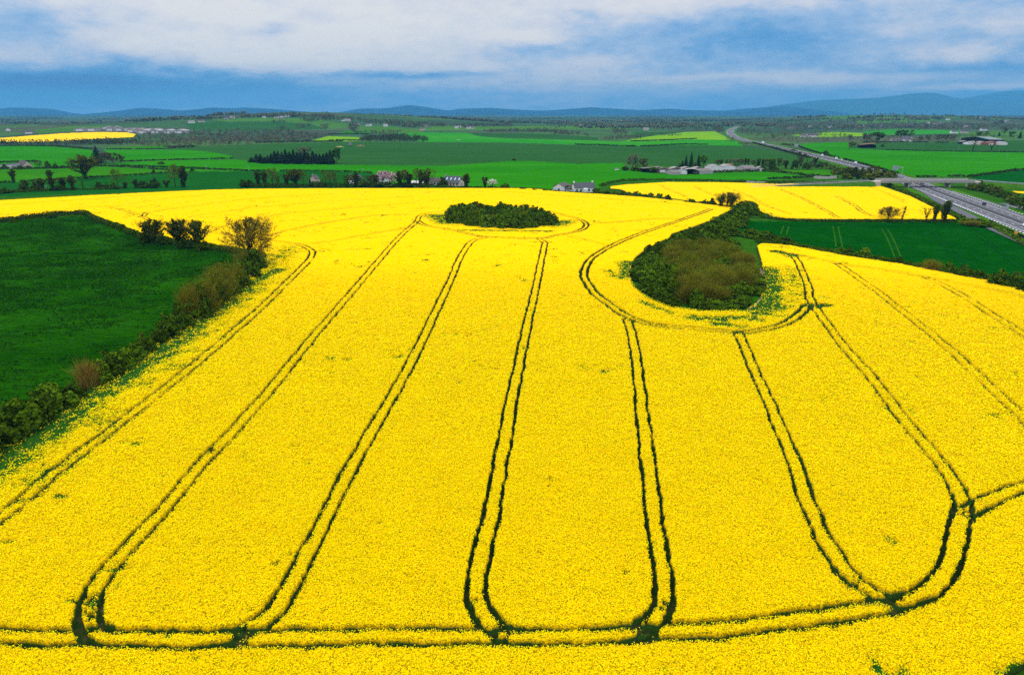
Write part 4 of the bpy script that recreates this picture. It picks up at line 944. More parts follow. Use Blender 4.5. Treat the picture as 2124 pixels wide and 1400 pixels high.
# motorway side bushes
MB = [(1735, 362, 346), (1748, 364, 347), (1760, 364, 344), (1772, 367, 346), (1785, 367, 344), (1798, 369, 348), (1808, 369, 344), (1818, 371, 348), (1830, 371, 350), (1842, 373, 352), (1850, 373, 356), (1725, 357, 342), (1756, 372, 356), (1778, 373, 357), (1800, 374, 358)]
row(None, [(['bush_olive', 'olive_tree', 'bush_olive', 'ivy', 'bush_olive'][i % 5], a, b, c, 24) for i, (a, b, c) in enumerate(MB)], '{k}, {n} from the left in the belt between motorway and bridge road', 'olive bushes beside the motorway')
MB2 = [(2018, 394, 376), (2030, 396, 373), (2042, 398, 378), (2055, 401, 380), (2066, 405, 384), (2078, 409, 392), (2090, 416, 396), (2098, 420, 400), (2108, 427, 402), (2120, 434, 402), (2060, 398, 386), (2135, 440, 408), (2150, 446, 412)]
row(None, [(['bush', 'bush_olive', 'bush_dark'][i % 3], a, b, c, 26) for i, (a, b, c) in enumerate(MB2)], '{k}, {n} from the bridge on the bank right of the motorway', 'bushes on the right bank of the motorway')
MB3 = [(1627, 301, 297), (1645, 318, 309), (1658, 322, 315), (1670, 326, 318), (1640, 306, 298), (1712, 322, 312), (1660, 336, 320), (1690, 344, 326), (1700, 350, 332), (1712, 352, 336), (1600, 348, 330), (1616, 350, 328), (1630, 350, 332), (1648, 352, 326), (1658, 352, 328), (1672, 352, 330), (1684, 352, 334)]
row(None, [(['bush_dark', 'brown', 'ivy', 'bush_dark', 'brown'][i % 5], a, b, c, 16) for i, (a, b, c) in enumerate(MB3)], '{k}, {n} from the left in the loose belt left of the motorway', 'trees left of the motorway')

# ------------------------------------------------------------------ plants of the middle distance
def one(kind, bx, by, ty, w, label, group=None): return plant_px(kind, bx, by, ty, w, label=label, group=group)
one('cedar', 203, 339, 302, 34, 'big dark conifer standing alone in bright grass at left')
for k, (a, c, w) in enumerate([(220, 316, 24), (235, 317, 30), (250, 321, 22)]):
    one('brown', a, 340, c, w, ['brown tree close to the big dark conifer at left', 'middle brown tree right of the big dark conifer', 'last brown tree right of the big dark conifer'][k], 'brown trees beside the big conifer')
one('bare', 172, 345, 322, 26, 'bare tree rising from the hedge left of the big dark conifer')
one('brown', 148, 347, 333, 22, 'brown bush-like tree left of the bare tree')
for k, (kd, a, b, c, w) in enumerate(sorted([('bush_dark', 42, 352, 341, 12), ('bush_olive', 60, 350, 342, 12), ('brown', 82, 349, 333, 16), ('bush_dark', 100, 350, 331, 14), ('bush_dark', 116, 350, 335, 12), ('bush', 130, 349, 342, 14), ('bush_dark', 10, 350, 340, 12)], key=lambda q: q[1])):
    one(kd, a, b, c, w, f'{WORD[kd]}, {ordw(k)} from the left around the cream house at far left', 'garden plants at the far left house')
one('bush_dark', 335, 341, 334, 14, 'round dark bush alone in the bright field')
one('bush_dark', 319, 360, 350, 8, 'small dark bush on the hedge below the round one')
one('bush_dark', 399, 356, 346, 8, 'small dark bush on the hedge right of the bare trees')
NC = [(533, 320), (541, 318), (549, 322), (556, 322), (564, 316), (571, 313), (578, 311), (586, 311), (594, 309), (602, 312), (610, 309), (618, 313), (626, 311), (634, 312), (641, 314), (650, 313), (657, 316), (664, 315), (672, 318), (679, 313), (686, 311), (575, 318), (605, 318), (640, 320), (522, 324)]
row(None, [('conifer', a, 337+(a-520)*.014+(i % 3), c+(i*7 % 5)-1, 18+(i*5 % 7)) for i, (a, c) in enumerate(NC)], 'slim dark conifer, {n} from the left in the copse before the teal wheat', 'conifers in the middle copse')
for k, (a, b, c, w) in enumerate([(535, 337, 323, 24), (553, 337, 326, 20), (575, 338, 328, 24), (600, 339, 329, 22), (625, 339.5, 326, 20), (650, 340, 327, 20), (683, 340, 322, 26)]):
    one('bush_far', a, b, c, w, f'{ordw(k)} low dark bush from the left at the foot of the conifer copse', 'bushes at the foot of the conifers')
one('leafy', 699, 339.5, 307, 24, 'bright green leafy tree at the right end of the conifer copse')
one('grey', 630, 336, 303, 28, 'pale grey-green tree rising behind the conifer copse')
for k, (kd, a, b, c, w) in enumerate(sorted([('grey', 1312, 352, 319, 26), ('brown', 1333, 352, 329, 30), ('bush_dark', 1296, 354, 343, 18), ('bush_dark', 1318, 355, 345, 26), ('bush_dark', 1340, 355, 344, 24), ('bush_dark', 1353, 357, 346, 22), ('broad', 1355, 359, 347, 22)], key=lambda q: q[1])):
    one(kd, a, b, c, w, f'{WORD[kd]}, {ordw(k)} from the left in the clump left of the farmyard', 'clump at the left of the farmyard')
for k, (kd, a, b, c, w) in enumerate(sorted([('conifer', 1422, 348, 321, 12), ('conifer', 1433, 347, 315, 13), ('conifer', 1448, 347, 320, 12), ('leafy', 1459, 347, 322, 20), ('conifer', 1415, 348, 332, 10), ('bush_dark', 1441, 348, 337, 16), ('bush_dark', 1410, 348, 339, 12)], key=lambda q: q[1])):
    one(kd, a, b, c, w, f'{WORD[kd]}, {ordw(k)} from the left in the tall group behind the farmyard', 'tall trees behind the farmyard')
FB = [('brown', 1488, 344, 331, 16), ('ivy', 1496, 344, 330, 10), ('brown', 1510, 343, 331, 16), ('grey', 1525, 342, 329, 18), ('brown', 1537, 343, 330, 16), ('ivy', 1545, 343, 328, 10), ('ivy', 1552, 344, 329, 10), ('brown', 1562, 346, 332, 14), ('ivy', 1572, 351, 328, 12), ('ivy', 1581, 351, 329, 10), ('brown', 1590, 352, 330, 18), ('broad', 1600, 353, 330, 16), ('bush_dark', 1566, 353, 342, 12), ('bush_dark', 1582, 354, 342, 22), ('bush_dark', 1605, 353, 343, 20)]
row(None, FB, '{k}, {n} from the left in the belt behind the right farmyard half', 'trees behind the farmyard')
one('bush_dark', 1066, 333.5, 328, 9, 'tiny dark bush alone in the bright central field')
# right side
for k, (kd, a, b, c, w) in enumerate(sorted([('olive_tree', 1766, 308, 294, 18), ('bush_dark', 1830, 305, 299, 8), ('brown', 1797, 298, 276, 22), ('broad', 1822, 297, 275, 26), ('broad', 1868, 288, 270, 26), ('brown', 1885, 287, 270, 20), ('brown', 1909, 294, 283, 12), ('brown', 1924, 293, 280, 12), ('brown', 1946, 293, 279, 20), ('brown', 1962, 292, 279, 18), ('brown', 1976, 291, 279, 16), ('thin', 2017, 315, 288, 18), ('thin', 2056, 313, 297, 14), ('brown', 1763, 294, 279, 12), ('brown', 2082, 281, 264, 12), ('broad', 2096, 288, 273, 14), ('conifer', 2115, 288, 272, 10), ('bush_dark', 2105, 355, 347, 8), ('brown', 2045, 284, 272, 12), ('conifer', 2072, 283, 274, 8), ('broad', 2030, 285, 274, 12)], key=lambda q: q[1])):
    one(kd, a, b, c, w, f'{WORD[kd]}, {ordw(k)} from the left among scattered trees right of the motorway', 'scattered trees right of the motorway')

# hedges of the middle distance: (points, height, width, label)
MH = [([(-100, 384), (0, 380), (175, 370), (275, 364), (371, 357), (378, 355)], 1.2, 2, 'hedge between the lime stripe and the dark wheat at left'),
      ([(-100, 353), (0, 351.5), (130, 349.5), (190, 345.5), (212, 345)], 2, 3, 'hedge passing the white house at far left'),
      ([(205, 345), (275, 348), (320, 351.5), (376, 355)], 1.5, 2.5, 'upper of two thin hedges right of the big dark conifer'),
      ([(225, 345), (300, 346.5), (426, 351.5), (532, 356), (623, 355.5)], 1.5, 2.5, 'long thin hedge curving below the round dark bush'),
      ([(-60, 338), (0, 338), (80, 336.5)], 2, 4, 'hedge just beyond the white house at far left'),
      ([(250, 335.5), (371, 332), (483, 329.5)], 1.2, 2.5, 'hedge under the bright strip right of the big dark conifer'),
      ([(220, 309.8), (298, 309.7), (345, 309.3)], 1.2, 2.5, 'short hedge under the narrow lime field'),
      ([(348, 308), (380, 306.5), (405, 305)], 3, 6, 'bushy hedge under the brown wood at left'),
      ([(623, 355.5), (715, 357), (770, 359.5)], 1.2, 2.5, 'thin hedge behind the bare trees in the middle'),
      ([(1193, 300.7), (1245, 302.3), (1290, 304), (1336, 304), (1421, 300.5), (1468, 301)], 2, 4, 'long dark hedge on the far side of the teal wheat'),
      ([(1308, 294), (1386, 291.4), (1453, 288.3)], 2, 4, 'hedge under the yellow-green field left of the motorway'),
      ([(1473, 358), (1592, 357), (1690, 366.5), (1740, 369)], 1.8, 3, 'dark hedge running right from the farmyard'),
      ([(1592, 372.5), (1650, 370), (1690, 367.5)], 1.5, 3, 'hedge closing the bright wedge field by the bridge road'),
      ([(2003, 368.5), (2050, 362), (2124, 353), (2300, 346)], 1.5, 3, 'dark hedge slanting right above the bridge'),
      ([(1837, 311.7), (1920, 313.8), (1993, 315.2), (2124, 316.8), (2300, 320)], 1.2, 2.5, 'long thin hedge below the right hand teal wheat'),
      ([(1790, 296), (1900, 296), (1968, 297)], 2, 4, 'hedge above the right hand teal wheat'),
      ([(530, 297), (620, 295.3), (712, 294.3)], 2.5, 5, 'hedge on the far side of the big teal wheat field'),
      ([(680, 294), (700, 292), (745, 292)], 2.5, 5, 'hedge under the small yellow-green field'),
      ([(680, 280.5), (720, 279), (765, 279.5)], 3, 6, 'hedge above the small yellow-green field'),
      ([(-100, 310), (0, 304), (100, 304), (190, 310.5)], 2, 4, 'hedge on the far side of the left bright field'),
      ([(1560, 297), (1600, 307), (1640, 318), (1685, 330)], 2, 4, 'verge hedge along the near side of the motorway'),
      ([(1655, 304), (1690, 316), (1767, 335.5), (1820, 350), (1862, 362)], 1.6, 3, 'verge hedge along the far side of the motorway'),
      ([(1900, 368), (1950, 367), (2003, 366.5)], 1.5, 3, 'hedge beyond the bridge deck')]
for pts, h, w, lb in MH: hedge(pts, h, w, lb, 'bush_far', .75, 3.5, gaps=.12)

# woods that read as one mass ------------------------------------------------
def woods(label, regions, mats, cat='woodland', seed=1, name='woodland'):
    """regions: (px polygon, trees, height range, leaf-clump half size); every tree a loose ball of clumps"""
    rng = np.random.default_rng(seed); C = []; N = []; S = []; M = []
    for poly, n, (h0, h1), ls in regions:
        a = np.array(poly, float); W = PL(poly)[:, :2]; lo, hi = W.min(0), W.max(0)
        got = 0; tries = 0
        while got < n and tries < 40:
            tries += 1; q = rng.uniform(lo, hi, (n*3, 2)); q = q[inpoly(q[:, 0], q[:, 1], W)][:n-got]
            got += len(q)
            for x, y in q:
                h = rng.uniform(h0, h1); r = h*rng.uniform(.32, .5); k = 16 if h < 14 else 22
                u = unit(rng, k); c = u*[r, r, h*.46]*rng.uniform(.55, 1.05, (k, 1))+[x, y, float(H(x, y))+h*.52]
                C.append(c); N.append(u+rng.normal(0, .4, (k, 3))+[0, 0, .2]); S.append(np.full(k, ls)*rng.uniform(.6, 1.3, k)*(h/10)); M.append(np.full(k, rng.integers(0, len(mats))))
    C = np.vstack(C); V, Fq = quads(C, np.vstack(N), np.concatenate(S), rng)
    o = link(name, mesh(name, V, [Fq], [MAT[m] for m in mats], mi=np.concatenate(M))); tag(o, label, cat, kind='stuff')
MAT['wood_a'] = leafmat('wood_dark', (.028, .044, .016), (.050, .066, .024), .04)
MAT['wood_b'] = leafmat('wood_brown', (.080, .070, .042), (.12, .105, .062), .04)
MAT['wood_c'] = leafmat('wood_olive', (.055, .075, .028), (.09, .105, .038), .04)
WM = ['wood_a', 'wood_b', 'wood_b', 'wood_c']
woods('brown and dark wood belt on the left in front of the industrial sheds', [([(285, 280), (400, 272), (600, 271), (678, 283), (640, 296), (540, 300), (400, 308), (340, 304), (285, 300)], 900, (6, 11), .9),
      ([(280, 296), (400, 306), (350, 310), (280, 303)], 90, (4, 7), .8)], WM, seed=2)
woods('dark row of trees along the front of the far yellow field', [([(-80, 303), (0, 302), (100, 302.5), (285, 302), (285, 295), (180, 297), (100, 300), (0, 298), (-80, 300)], 260, (6, 12), .9)], ['wood_a', 'wood_a', 'wood_b', 'wood_c'], seed=3)
woods('dark clump of trees on the far edge of the teal wheat', [([(748, 294.5), (886, 294.8), (890, 291), (830, 286), (760, 288)], 240, (7, 12), .9), ([(790, 286), (840, 282), (850, 284), (800, 288)], 30, (7, 12), .9)], ['wood_a', 'wood_a', 'wood_c'], seed=4)
woods('tree lines and hedges on the left ridge', [([(570, 268), (590, 263), (600, 268), (590, 270)], 25, (6, 10), .9), ([(610, 262), (650, 260), (655, 266), (620, 268)], 40, (6, 10), .9), ([(665, 262), (685, 260), (685, 269), (668, 270)], 25, (7, 11), .9), ([(560, 254), (590, 252), (592, 255), (565, 257)], 20, (6, 10), 1), ([(410, 248), (560, 242), (565, 244), (420, 251)], 70, (7, 12), 1.1), ([(540, 240), (610, 238), (640, 244), (560, 246)], 80, (8, 13), 1.1), ([(620, 250), (690, 243), (700, 250), (640, 254)], 90, (7, 12), 1.1), ([(640, 243), (690, 240), (700, 243), (650, 245)], 40, (7, 12), 1.1),
      ([(725, 262), (735, 255), (745, 262), (735, 276), (725, 270)], 60, (7, 12), 1), ([(745, 250), (820, 252), (900, 258), (930, 262), (860, 268), (800, 258), (745, 256)], 320, (7, 12), 1.1), ([(730, 276), (800, 272), (840, 274), (800, 281), (740, 279)], 110, (5, 9), .9), ([(690, 246), (760, 248), (740, 252), (690, 250)], 60, (7, 12), 1.1)], WM, seed=5)
woods('tree belts across the middle of the plain', [([(930, 262), (1062, 258), (1062, 262), (950, 268)], 150, (7, 11), 1.2), ([(1000, 273), (1062, 271), (1062, 275), (1010, 276)], 60, (6, 10), 1), ([(1060, 271), (1130, 270), (1200, 277), (1222, 283), (1180, 282), (1120, 277), (1060, 275)], 170, (6, 11), 1), ([(1130, 256), (1180, 254), (1180, 266), (1140, 268)], 90, (8, 13), 1.2), ([(1180, 255), (1215, 255), (1215, 261), (1180, 262)], 45, (7, 11), 1.2), ([(1240, 288), (1280, 284), (1335, 284), (1330, 289), (1260, 291.5)], 130, (4, 7), .9), ([(1330, 280), (1400, 280), (1420, 282), (1380, 284), (1330, 284)], 60, (4, 7), .9),
      ([(1270, 270), (1300, 267), (1300, 281), (1275, 281)], 50, (7, 11), 1), ([(1250, 262), (1400, 256), (1500, 258), (1500, 271), (1420, 272), (1300, 266)], 330, (7, 12), 1.2), ([(1480, 266), (1500, 264), (1500, 277), (1486, 277)], 40, (8, 12), 1), ([(1060, 252), (1200, 250), (1200, 254), (1060, 257)], 110, (7, 12), 1.5)], WM, seed=6)
woods('roadside scrub and woods right of the motorway', [([(1530, 268), (1600, 262), (1700, 270), (1765, 285), (1760, 294), (1650, 300), (1590, 292), (1545, 282)], 360, (5, 10), .9), ([(1500, 290), (1520, 284), (1530, 296), (1512, 302)], 25, (4, 7), .8), ([(1530, 298), (1560, 296), (1565, 302), (1535, 303)], 40, (3, 6), .8), ([(1592, 258), (1720, 258), (1790, 262), (1850, 262), (1900, 265), (1850, 270), (1740, 272), (1620, 268)], 520, (7, 12), 1.1), ([(1790, 254), (1990, 256), (2124, 262), (2124, 270), (1990, 270), (1850, 266)], 620, (7, 12), 1.1), ([(1700, 252), (1745, 245), (1750, 256), (1700, 258)], 70, (7, 11), 1.1), ([(1770, 288), (1990, 282), (1990, 294), (1800, 297), (1770, 296)], 160, (4, 8), .8), ([(1990, 282), (2124, 284), (2200, 286), (2200, 290), (2000, 290)], 80, (5, 9), .8), ([(1890, 268), (1990, 270), (1980, 272), (1890, 271)], 60, (4, 8), 1)], WM, seed=7)
woods('dark wood on the hilltop at right', [([(1742, 243), (1760, 235), (1850, 231), (1920, 233), (1985, 243), (1940, 247), (1880, 243), (1790, 240)], 900, (9, 14), 1.3), ([(1985, 245), (2060, 240), (2124, 240), (2200, 240), (2200, 252), (2060, 254), (1990, 254)], 420, (8, 13), 1.4), ([(2060, 258), (2080, 252), (2085, 258), (2070, 262)], 30, (9, 14), 1.1)], ['wood_a', 'wood_a', 'wood_b', 'wood_c'], seed=8)
def far_plain():
    rng = np.random.default_rng(21); C = []; N = []; S = []; M = []
    mats = ['wood_a', 'wood_b', 'wood_c']
    for k in range(420):
        y = math.exp(rng.uniform(math.log(2600), math.log(15500))); x = rng.uniform(-1, 1)*y*.95
        if abs(x) < 1: continue
        ln = rng.uniform(60, 420)*(y/4000)**.6; n = int(ln/7); ang = rng.normal(0, .25)
        t = rng.uniform(-.5, .5, n)*ln; px_ = x+t*math.cos(ang)+rng.normal(0, 8, n); py_ = y+t*math.sin(ang)+rng.normal(0, 12, n)
        h = rng.uniform(6, 13, n); z = H(px_, py_)
        for j in range(5):
            u = unit(rng, n); C.append(np.stack([px_, py_, z+h*.5], -1)+u*(h*.42)[:, None]); N.append(u+[0, -.3, .3]); S.append(h*.36); M.append(np.full(n, rng.integers(0, 3)))
    V, Fq = quads(np.vstack(C), np.vstack(N), np.concatenate(S), rng)
    o = link('distant_woodland', mesh('distant_woodland', V, [Fq], [MAT[m] for m in mats], mi=np.concatenate(M))); tag(o, 'countless distant hedgerows and tree clumps fading over the plain', 'woodland', kind='stuff')
far_plain()

# blue mountains on the horizon ------------------------------------------------
def mountains(prof, D, depth, seed, mt='moor'):
    prof = np.array(prof, float); px = np.arange(prof[0, 0], prof[-1, 0]+1, 4.0); py = np.interp(px, prof[:, 0], prof[:, 1])
    k = np.array([1, 2, 3, 2, 1])/9; py = np.convolve(np.pad(py, 2, 'edge'), k, 'valid')
    d = raydir(px, py); x0 = d[:, 0]/d[:, 1]*D; hz = CAMZ+d[:, 2]/d[:, 1]*D
    t = np.linspace(-1, 1, 41); T, X = np.meshgrid(t, x0, indexing='ij'); HZ = np.broadcast_to(hz, T.shape)
    y = D+T*depth; x = X*(1+T*depth/D)
    prf = np.clip(1-np.abs(T)**1.4, 0, 1)
    z = (HZ+12)*prf*(1-.22*np.abs(T)**.5*vn(x, y, 900, seed)*2*np.abs(T))-12
    i = np.arange(T.size).reshape(T.shape); Q = np.stack([i[:-1, :-1], i[:-1, 1:], i[1:, 1:], i[1:, :-1]], -1).reshape(-1, 4)
    o = link('hills', mesh('hills', np.stack([x, y, z], -1).reshape(-1, 3), [Q], [MAT[mt]], smooth=True)); tag(o, kind='structure')
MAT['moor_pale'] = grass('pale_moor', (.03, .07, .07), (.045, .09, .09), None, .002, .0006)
MAT['moor'] = grass('moor', (.014, .05, .10), (.022, .07, .13), None, .002, .0006)  # distance haze painted into the moor colour as extra blue
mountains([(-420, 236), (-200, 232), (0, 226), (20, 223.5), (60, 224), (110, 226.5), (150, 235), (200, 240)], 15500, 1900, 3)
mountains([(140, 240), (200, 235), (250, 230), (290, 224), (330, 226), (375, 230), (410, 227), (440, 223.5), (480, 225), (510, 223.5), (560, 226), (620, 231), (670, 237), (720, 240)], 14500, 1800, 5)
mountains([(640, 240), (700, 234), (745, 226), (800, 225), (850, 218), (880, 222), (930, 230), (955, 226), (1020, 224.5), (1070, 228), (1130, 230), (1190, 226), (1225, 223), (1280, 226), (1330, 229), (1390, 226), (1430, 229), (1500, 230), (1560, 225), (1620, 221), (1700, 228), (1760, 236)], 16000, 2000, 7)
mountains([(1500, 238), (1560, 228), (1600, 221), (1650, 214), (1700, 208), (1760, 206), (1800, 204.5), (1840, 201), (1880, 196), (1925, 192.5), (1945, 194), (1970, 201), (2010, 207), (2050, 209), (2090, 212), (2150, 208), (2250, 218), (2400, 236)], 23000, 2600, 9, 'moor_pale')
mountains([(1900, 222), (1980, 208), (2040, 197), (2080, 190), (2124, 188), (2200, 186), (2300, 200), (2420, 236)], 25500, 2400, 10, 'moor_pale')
# ------------------------------------------------------------------ motorway
MAT['asphalt'] = plain('asphalt', (.085, .087, .095), .9, .1, .12, .25)
MAT['asphalt_dark'] = plain('dark_asphalt', (.07, .072, .078), .9, .1, .15, .4)
MAT['line'] = plain('road_paint', (.75, .75, .73), .7, .1, .08, 1)
MAT['median'] = plain('median_gravel', (.055, .055, .055), .95, 0, .25, .5)
MAT['concrete'] = plain('concrete', (.36, .33, .29), .9, .1, .15, .6)
MAT['steel'] = plain('galvanised_steel', (.36, .38, .40), .5, .4, .1, 1, .3)
MAT['verge'] = grass('verge', (.03, .12, .004), (.06, .17, .008), None, .3, .03)
MED_PX = [(1532, 262.5), (1519, 268), (1514, 272.5), (1519, 281), (1535, 289), (1562, 295), (1592, 301.3), (1624, 308.3), (1667, 318.5), (1712, 328.5), (1752, 338.3), (1795, 349.2), (1866, 370), (1893, 379), (1930, 393.5), (1993, 417.5), (2055, 440), (2124, 465.5), (2330, 545)]
M0 = PL(MED_PX)[:, :2]
def smooth_line(p, it=6):
    s = spline(p, 12.0)
    for _ in range(it*6):
        s[1:-1] = (s[:-2]+2*s[1:-1]+s[2:])/4
    return s
MED = smooth_line(M0)[::-1]                       # from the camera outwards
ML = np.concatenate([[0], np.cumsum(np.linalg.norm(np.diff(MED, axis=0), axis=1))])
MT = np.gradient(MED, axis=0); MT /= np.linalg.norm(MT, axis=1)[:, None]
MN = np.stack([MT[:, 1], -MT[:, 0]], -1)          # to the right looking away
def lat(l, d):
    """point l metres along the motorway, d metres right of the median"""
    x = np.interp(l, ML, MED[:, 0]); y = np.interp(l, ML, MED[:, 1]); nx = np.interp(l, ML, MN[:, 0]); ny = np.interp(l, ML, MN[:, 1])
    return x+nx*d, y+ny*d
def roadz(x, y): return H(x, y)+.30
class RB:
    """collects strips lying along the motorway"""
    def __init__(s): s.V = []; s.F = []; s.n = 0
    def strip(s, l0, l1, d0, d1, dz=0.0, step=8.0):
        l = np.linspace(l0, l1, max(2, int((l1-l0)/step)+1))
        D0 = d0(l) if callable(d0) else np.full(l.shape, float(d0)); D1 = d1(l) if callable(d1) else np.full(l.shape, float(d1))
        xa, ya = lat(l, D0); xb, yb = lat(l, D1); xc, yc = lat(l, 0)
        z = roadz(xc, yc)+dz
        V = np.concatenate([np.stack([xa, ya, z], -1), np.stack([xb, yb, z], -1)]); n = len(l); i = np.arange(n-1)
        s.V.append(V); s.F.append(np.stack([i, i+n, i+n+1, i+1], -1)[:, ::-1]+s.n); s.n += len(V)
    def dashes(s, l0, l1, d, w, on, period, dz):
        k = np.arange(l0, l1, period)
        for a in k: s.strip(a, a+on, (lambda l, d=d: (d(l) if callable(d) else d)-w/2), (lambda l, d=d: (d(l) if callable(d) else d)+w/2), dz, on)
    def obj(s, name, m, kind='structure', parent=None):
        o = link(name, mesh(name, np.vstack(s.V), s.F, [m]), parent)
        if kind: tag(o, kind=kind)
        return o
LB = float(np.interp(-540, -MED[:, 1], ML)) if False else float(np.interp(540, MED[:, 1], ML))   # under the bridge
LE = ML[-1]-5
IN, OUT = 1.3, 11.3                                # inner edge strip to the outer edge of the hard shoulder
def slipR(l): return OUT+.1+np.clip((LB-40-l)/150, 0, 1)*16.0     # right slip road leaves the carriageway
def slipL(l): return -OUT-.1-np.clip((LB-105-l)/110, 0, 1)*6.0
r = RB(); r.strip(0, LE, -OUT, -IN); r.strip(0, LE, IN, OUT)
r.strip(0, LB-20, OUT, lambda l: OUT+5.2*np.clip((LB-20-l)/70, 0, 1)*np.clip(1-(LB-105-l)/60, 0, 1)+.01)
r.strip(0, LB-100, lambda l: slipR(l), lambda l: slipR(l)+6.0, .004)
r.strip(0, LB-40, lambda l: slipL(l)-6.0*np.clip((LB-40-l)/60, 0, 1), lambda l: slipL(l), .004)
r.obj('motorway', MAT['asphalt'])
r = RB(); r.strip(0, LE, -IN, IN, .02); r.obj('median_strip', MAT['median'])
r = RB()
for sgn in (-1, 1):
    for d, w in ((IN+.5, .2), (8.9, .24)): r.strip(0, LE, sgn*d-w/2, sgn*d+w/2, .012)
    r.dashes(0, min(LE, LB+500), sgn*5.3, .2, 4, 12, .012)
r.dashes(20, LB-30, lambda l: np.minimum(slipR(l)-.3, 13.4), .6, 2.0, 4.6, .016)
r.dashes(60, LB-60, lambda l: -9.0-np.clip((LB-60-l)/160, 0, 1)*2.4, .75, 2.0, 4.6, .016)
r.strip(0, LB-110, lambda l: slipR(l)+.4, lambda l: slipR(l)+.7, .012); r.strip(0, LB-110, lambda l: slipR(l)+5.3, lambda l: slipR(l)+5.6, .012)
r.obj('road_markings', MAT['line'])
r = RB(); r.strip(0, LE, -OUT-7, -OUT-.02, -.22); r.strip(0, LE, OUT+.02, OUT+7, -.22); r.obj('verge', MAT['verge'])
# ------------------------------------------------------------------ boxes and prisms
class MB:
    def __init__(s): s.V = []; s.F = []; s.n = 0
    def add(s, V, F):
        s.V.append(np.asarray(V, float)); s.F += [tuple(i+s.n for i in f) for f in F]; s.n += len(V); return s
    def box(s, x0, x1, y0, y1, z0, z1):
        return s.add([(x0, y0, z0), (x1, y0, z0), (x1, y1, z0), (x0, y1, z0), (x0, y0, z1), (x1, y0, z1), (x1, y1, z1), (x0, y1, z1)], [(3, 2, 1, 0), (4, 5, 6, 7), (0, 1, 5, 4), (1, 2, 6, 5), (2, 3, 7, 6), (3, 0, 4, 7)])
    def prism(s, prof, x0, x1):
        """profile of (y,z) points extruded along x"""
        n = len(prof)
        return s.add([(x0, a, b) for a, b in prof]+[(x1, a, b) for a, b in prof], [tuple(range(n))[::-1], tuple(range(n, 2*n))]+[(i, (i+1) % n, n+(i+1) % n, n+i) for i in range(n)])
    def cyl(s, c0, c1, r0, r1=None, k=10):
        V, Fq = tubes([c0], [c1], [r0], [r1 or r0], k)
        return s.add(V, [tuple(f) for f in Fq]+[tuple(range(k))[::-1], tuple(range(k, 2*k))])
    def build(s, name, m, parent=None):
        me = bpy.data.meshes.new(name); me.from_pydata(np.vstack(s.V).tolist(), [], s.F); me.materials.append(m); me.update()
        return link(name, me, parent)
MAT['white_wall'] = plain('white_render', (.62, .61, .58), .9, .1, .06, .5)
MAT['cream_wall'] = plain('cream_render', (.50, .40, .32), .9, .1, .08, .5)
MAT['grey_wall'] = plain('grey_render', (.30, .29, .27), .9, .1, .15, .5)
MAT['slate'] = plain('slate', (.055, .058, .068), .7, .25, .25, 1.5)
MAT['slate_grey'] = plain('grey_tiles', (.085, .075, .068), .85, .15, .25, 1.2)
MAT['tin_grey'] = plain('weathered_tin', (.105, .092, .078), .7, .3, .25, .35)
MAT['tin_pale'] = plain('pale_sheeting', (.20, .19, .17), .7, .3, .15, .2)
MAT['tin_green'] = plain('green_sheeting', (.10, .14, .13), .6, .3, .12, .2)
MAT['rust'] = plain('rusty_tin', (.20, .07, .04), .8, .2, .35, .6)
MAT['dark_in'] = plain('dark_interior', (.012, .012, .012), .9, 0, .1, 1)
MAT['glass'] = plain('window_glass', (.02, .025, .03), .15, .5, .1, 1)
MAT['door'] = plain('door_paint', (.06, .035, .03), .6, .3, .1, 1)
MAT['skylight'] = plain('skylight', (.42, .55, .70), .2, .5, .05, 1)
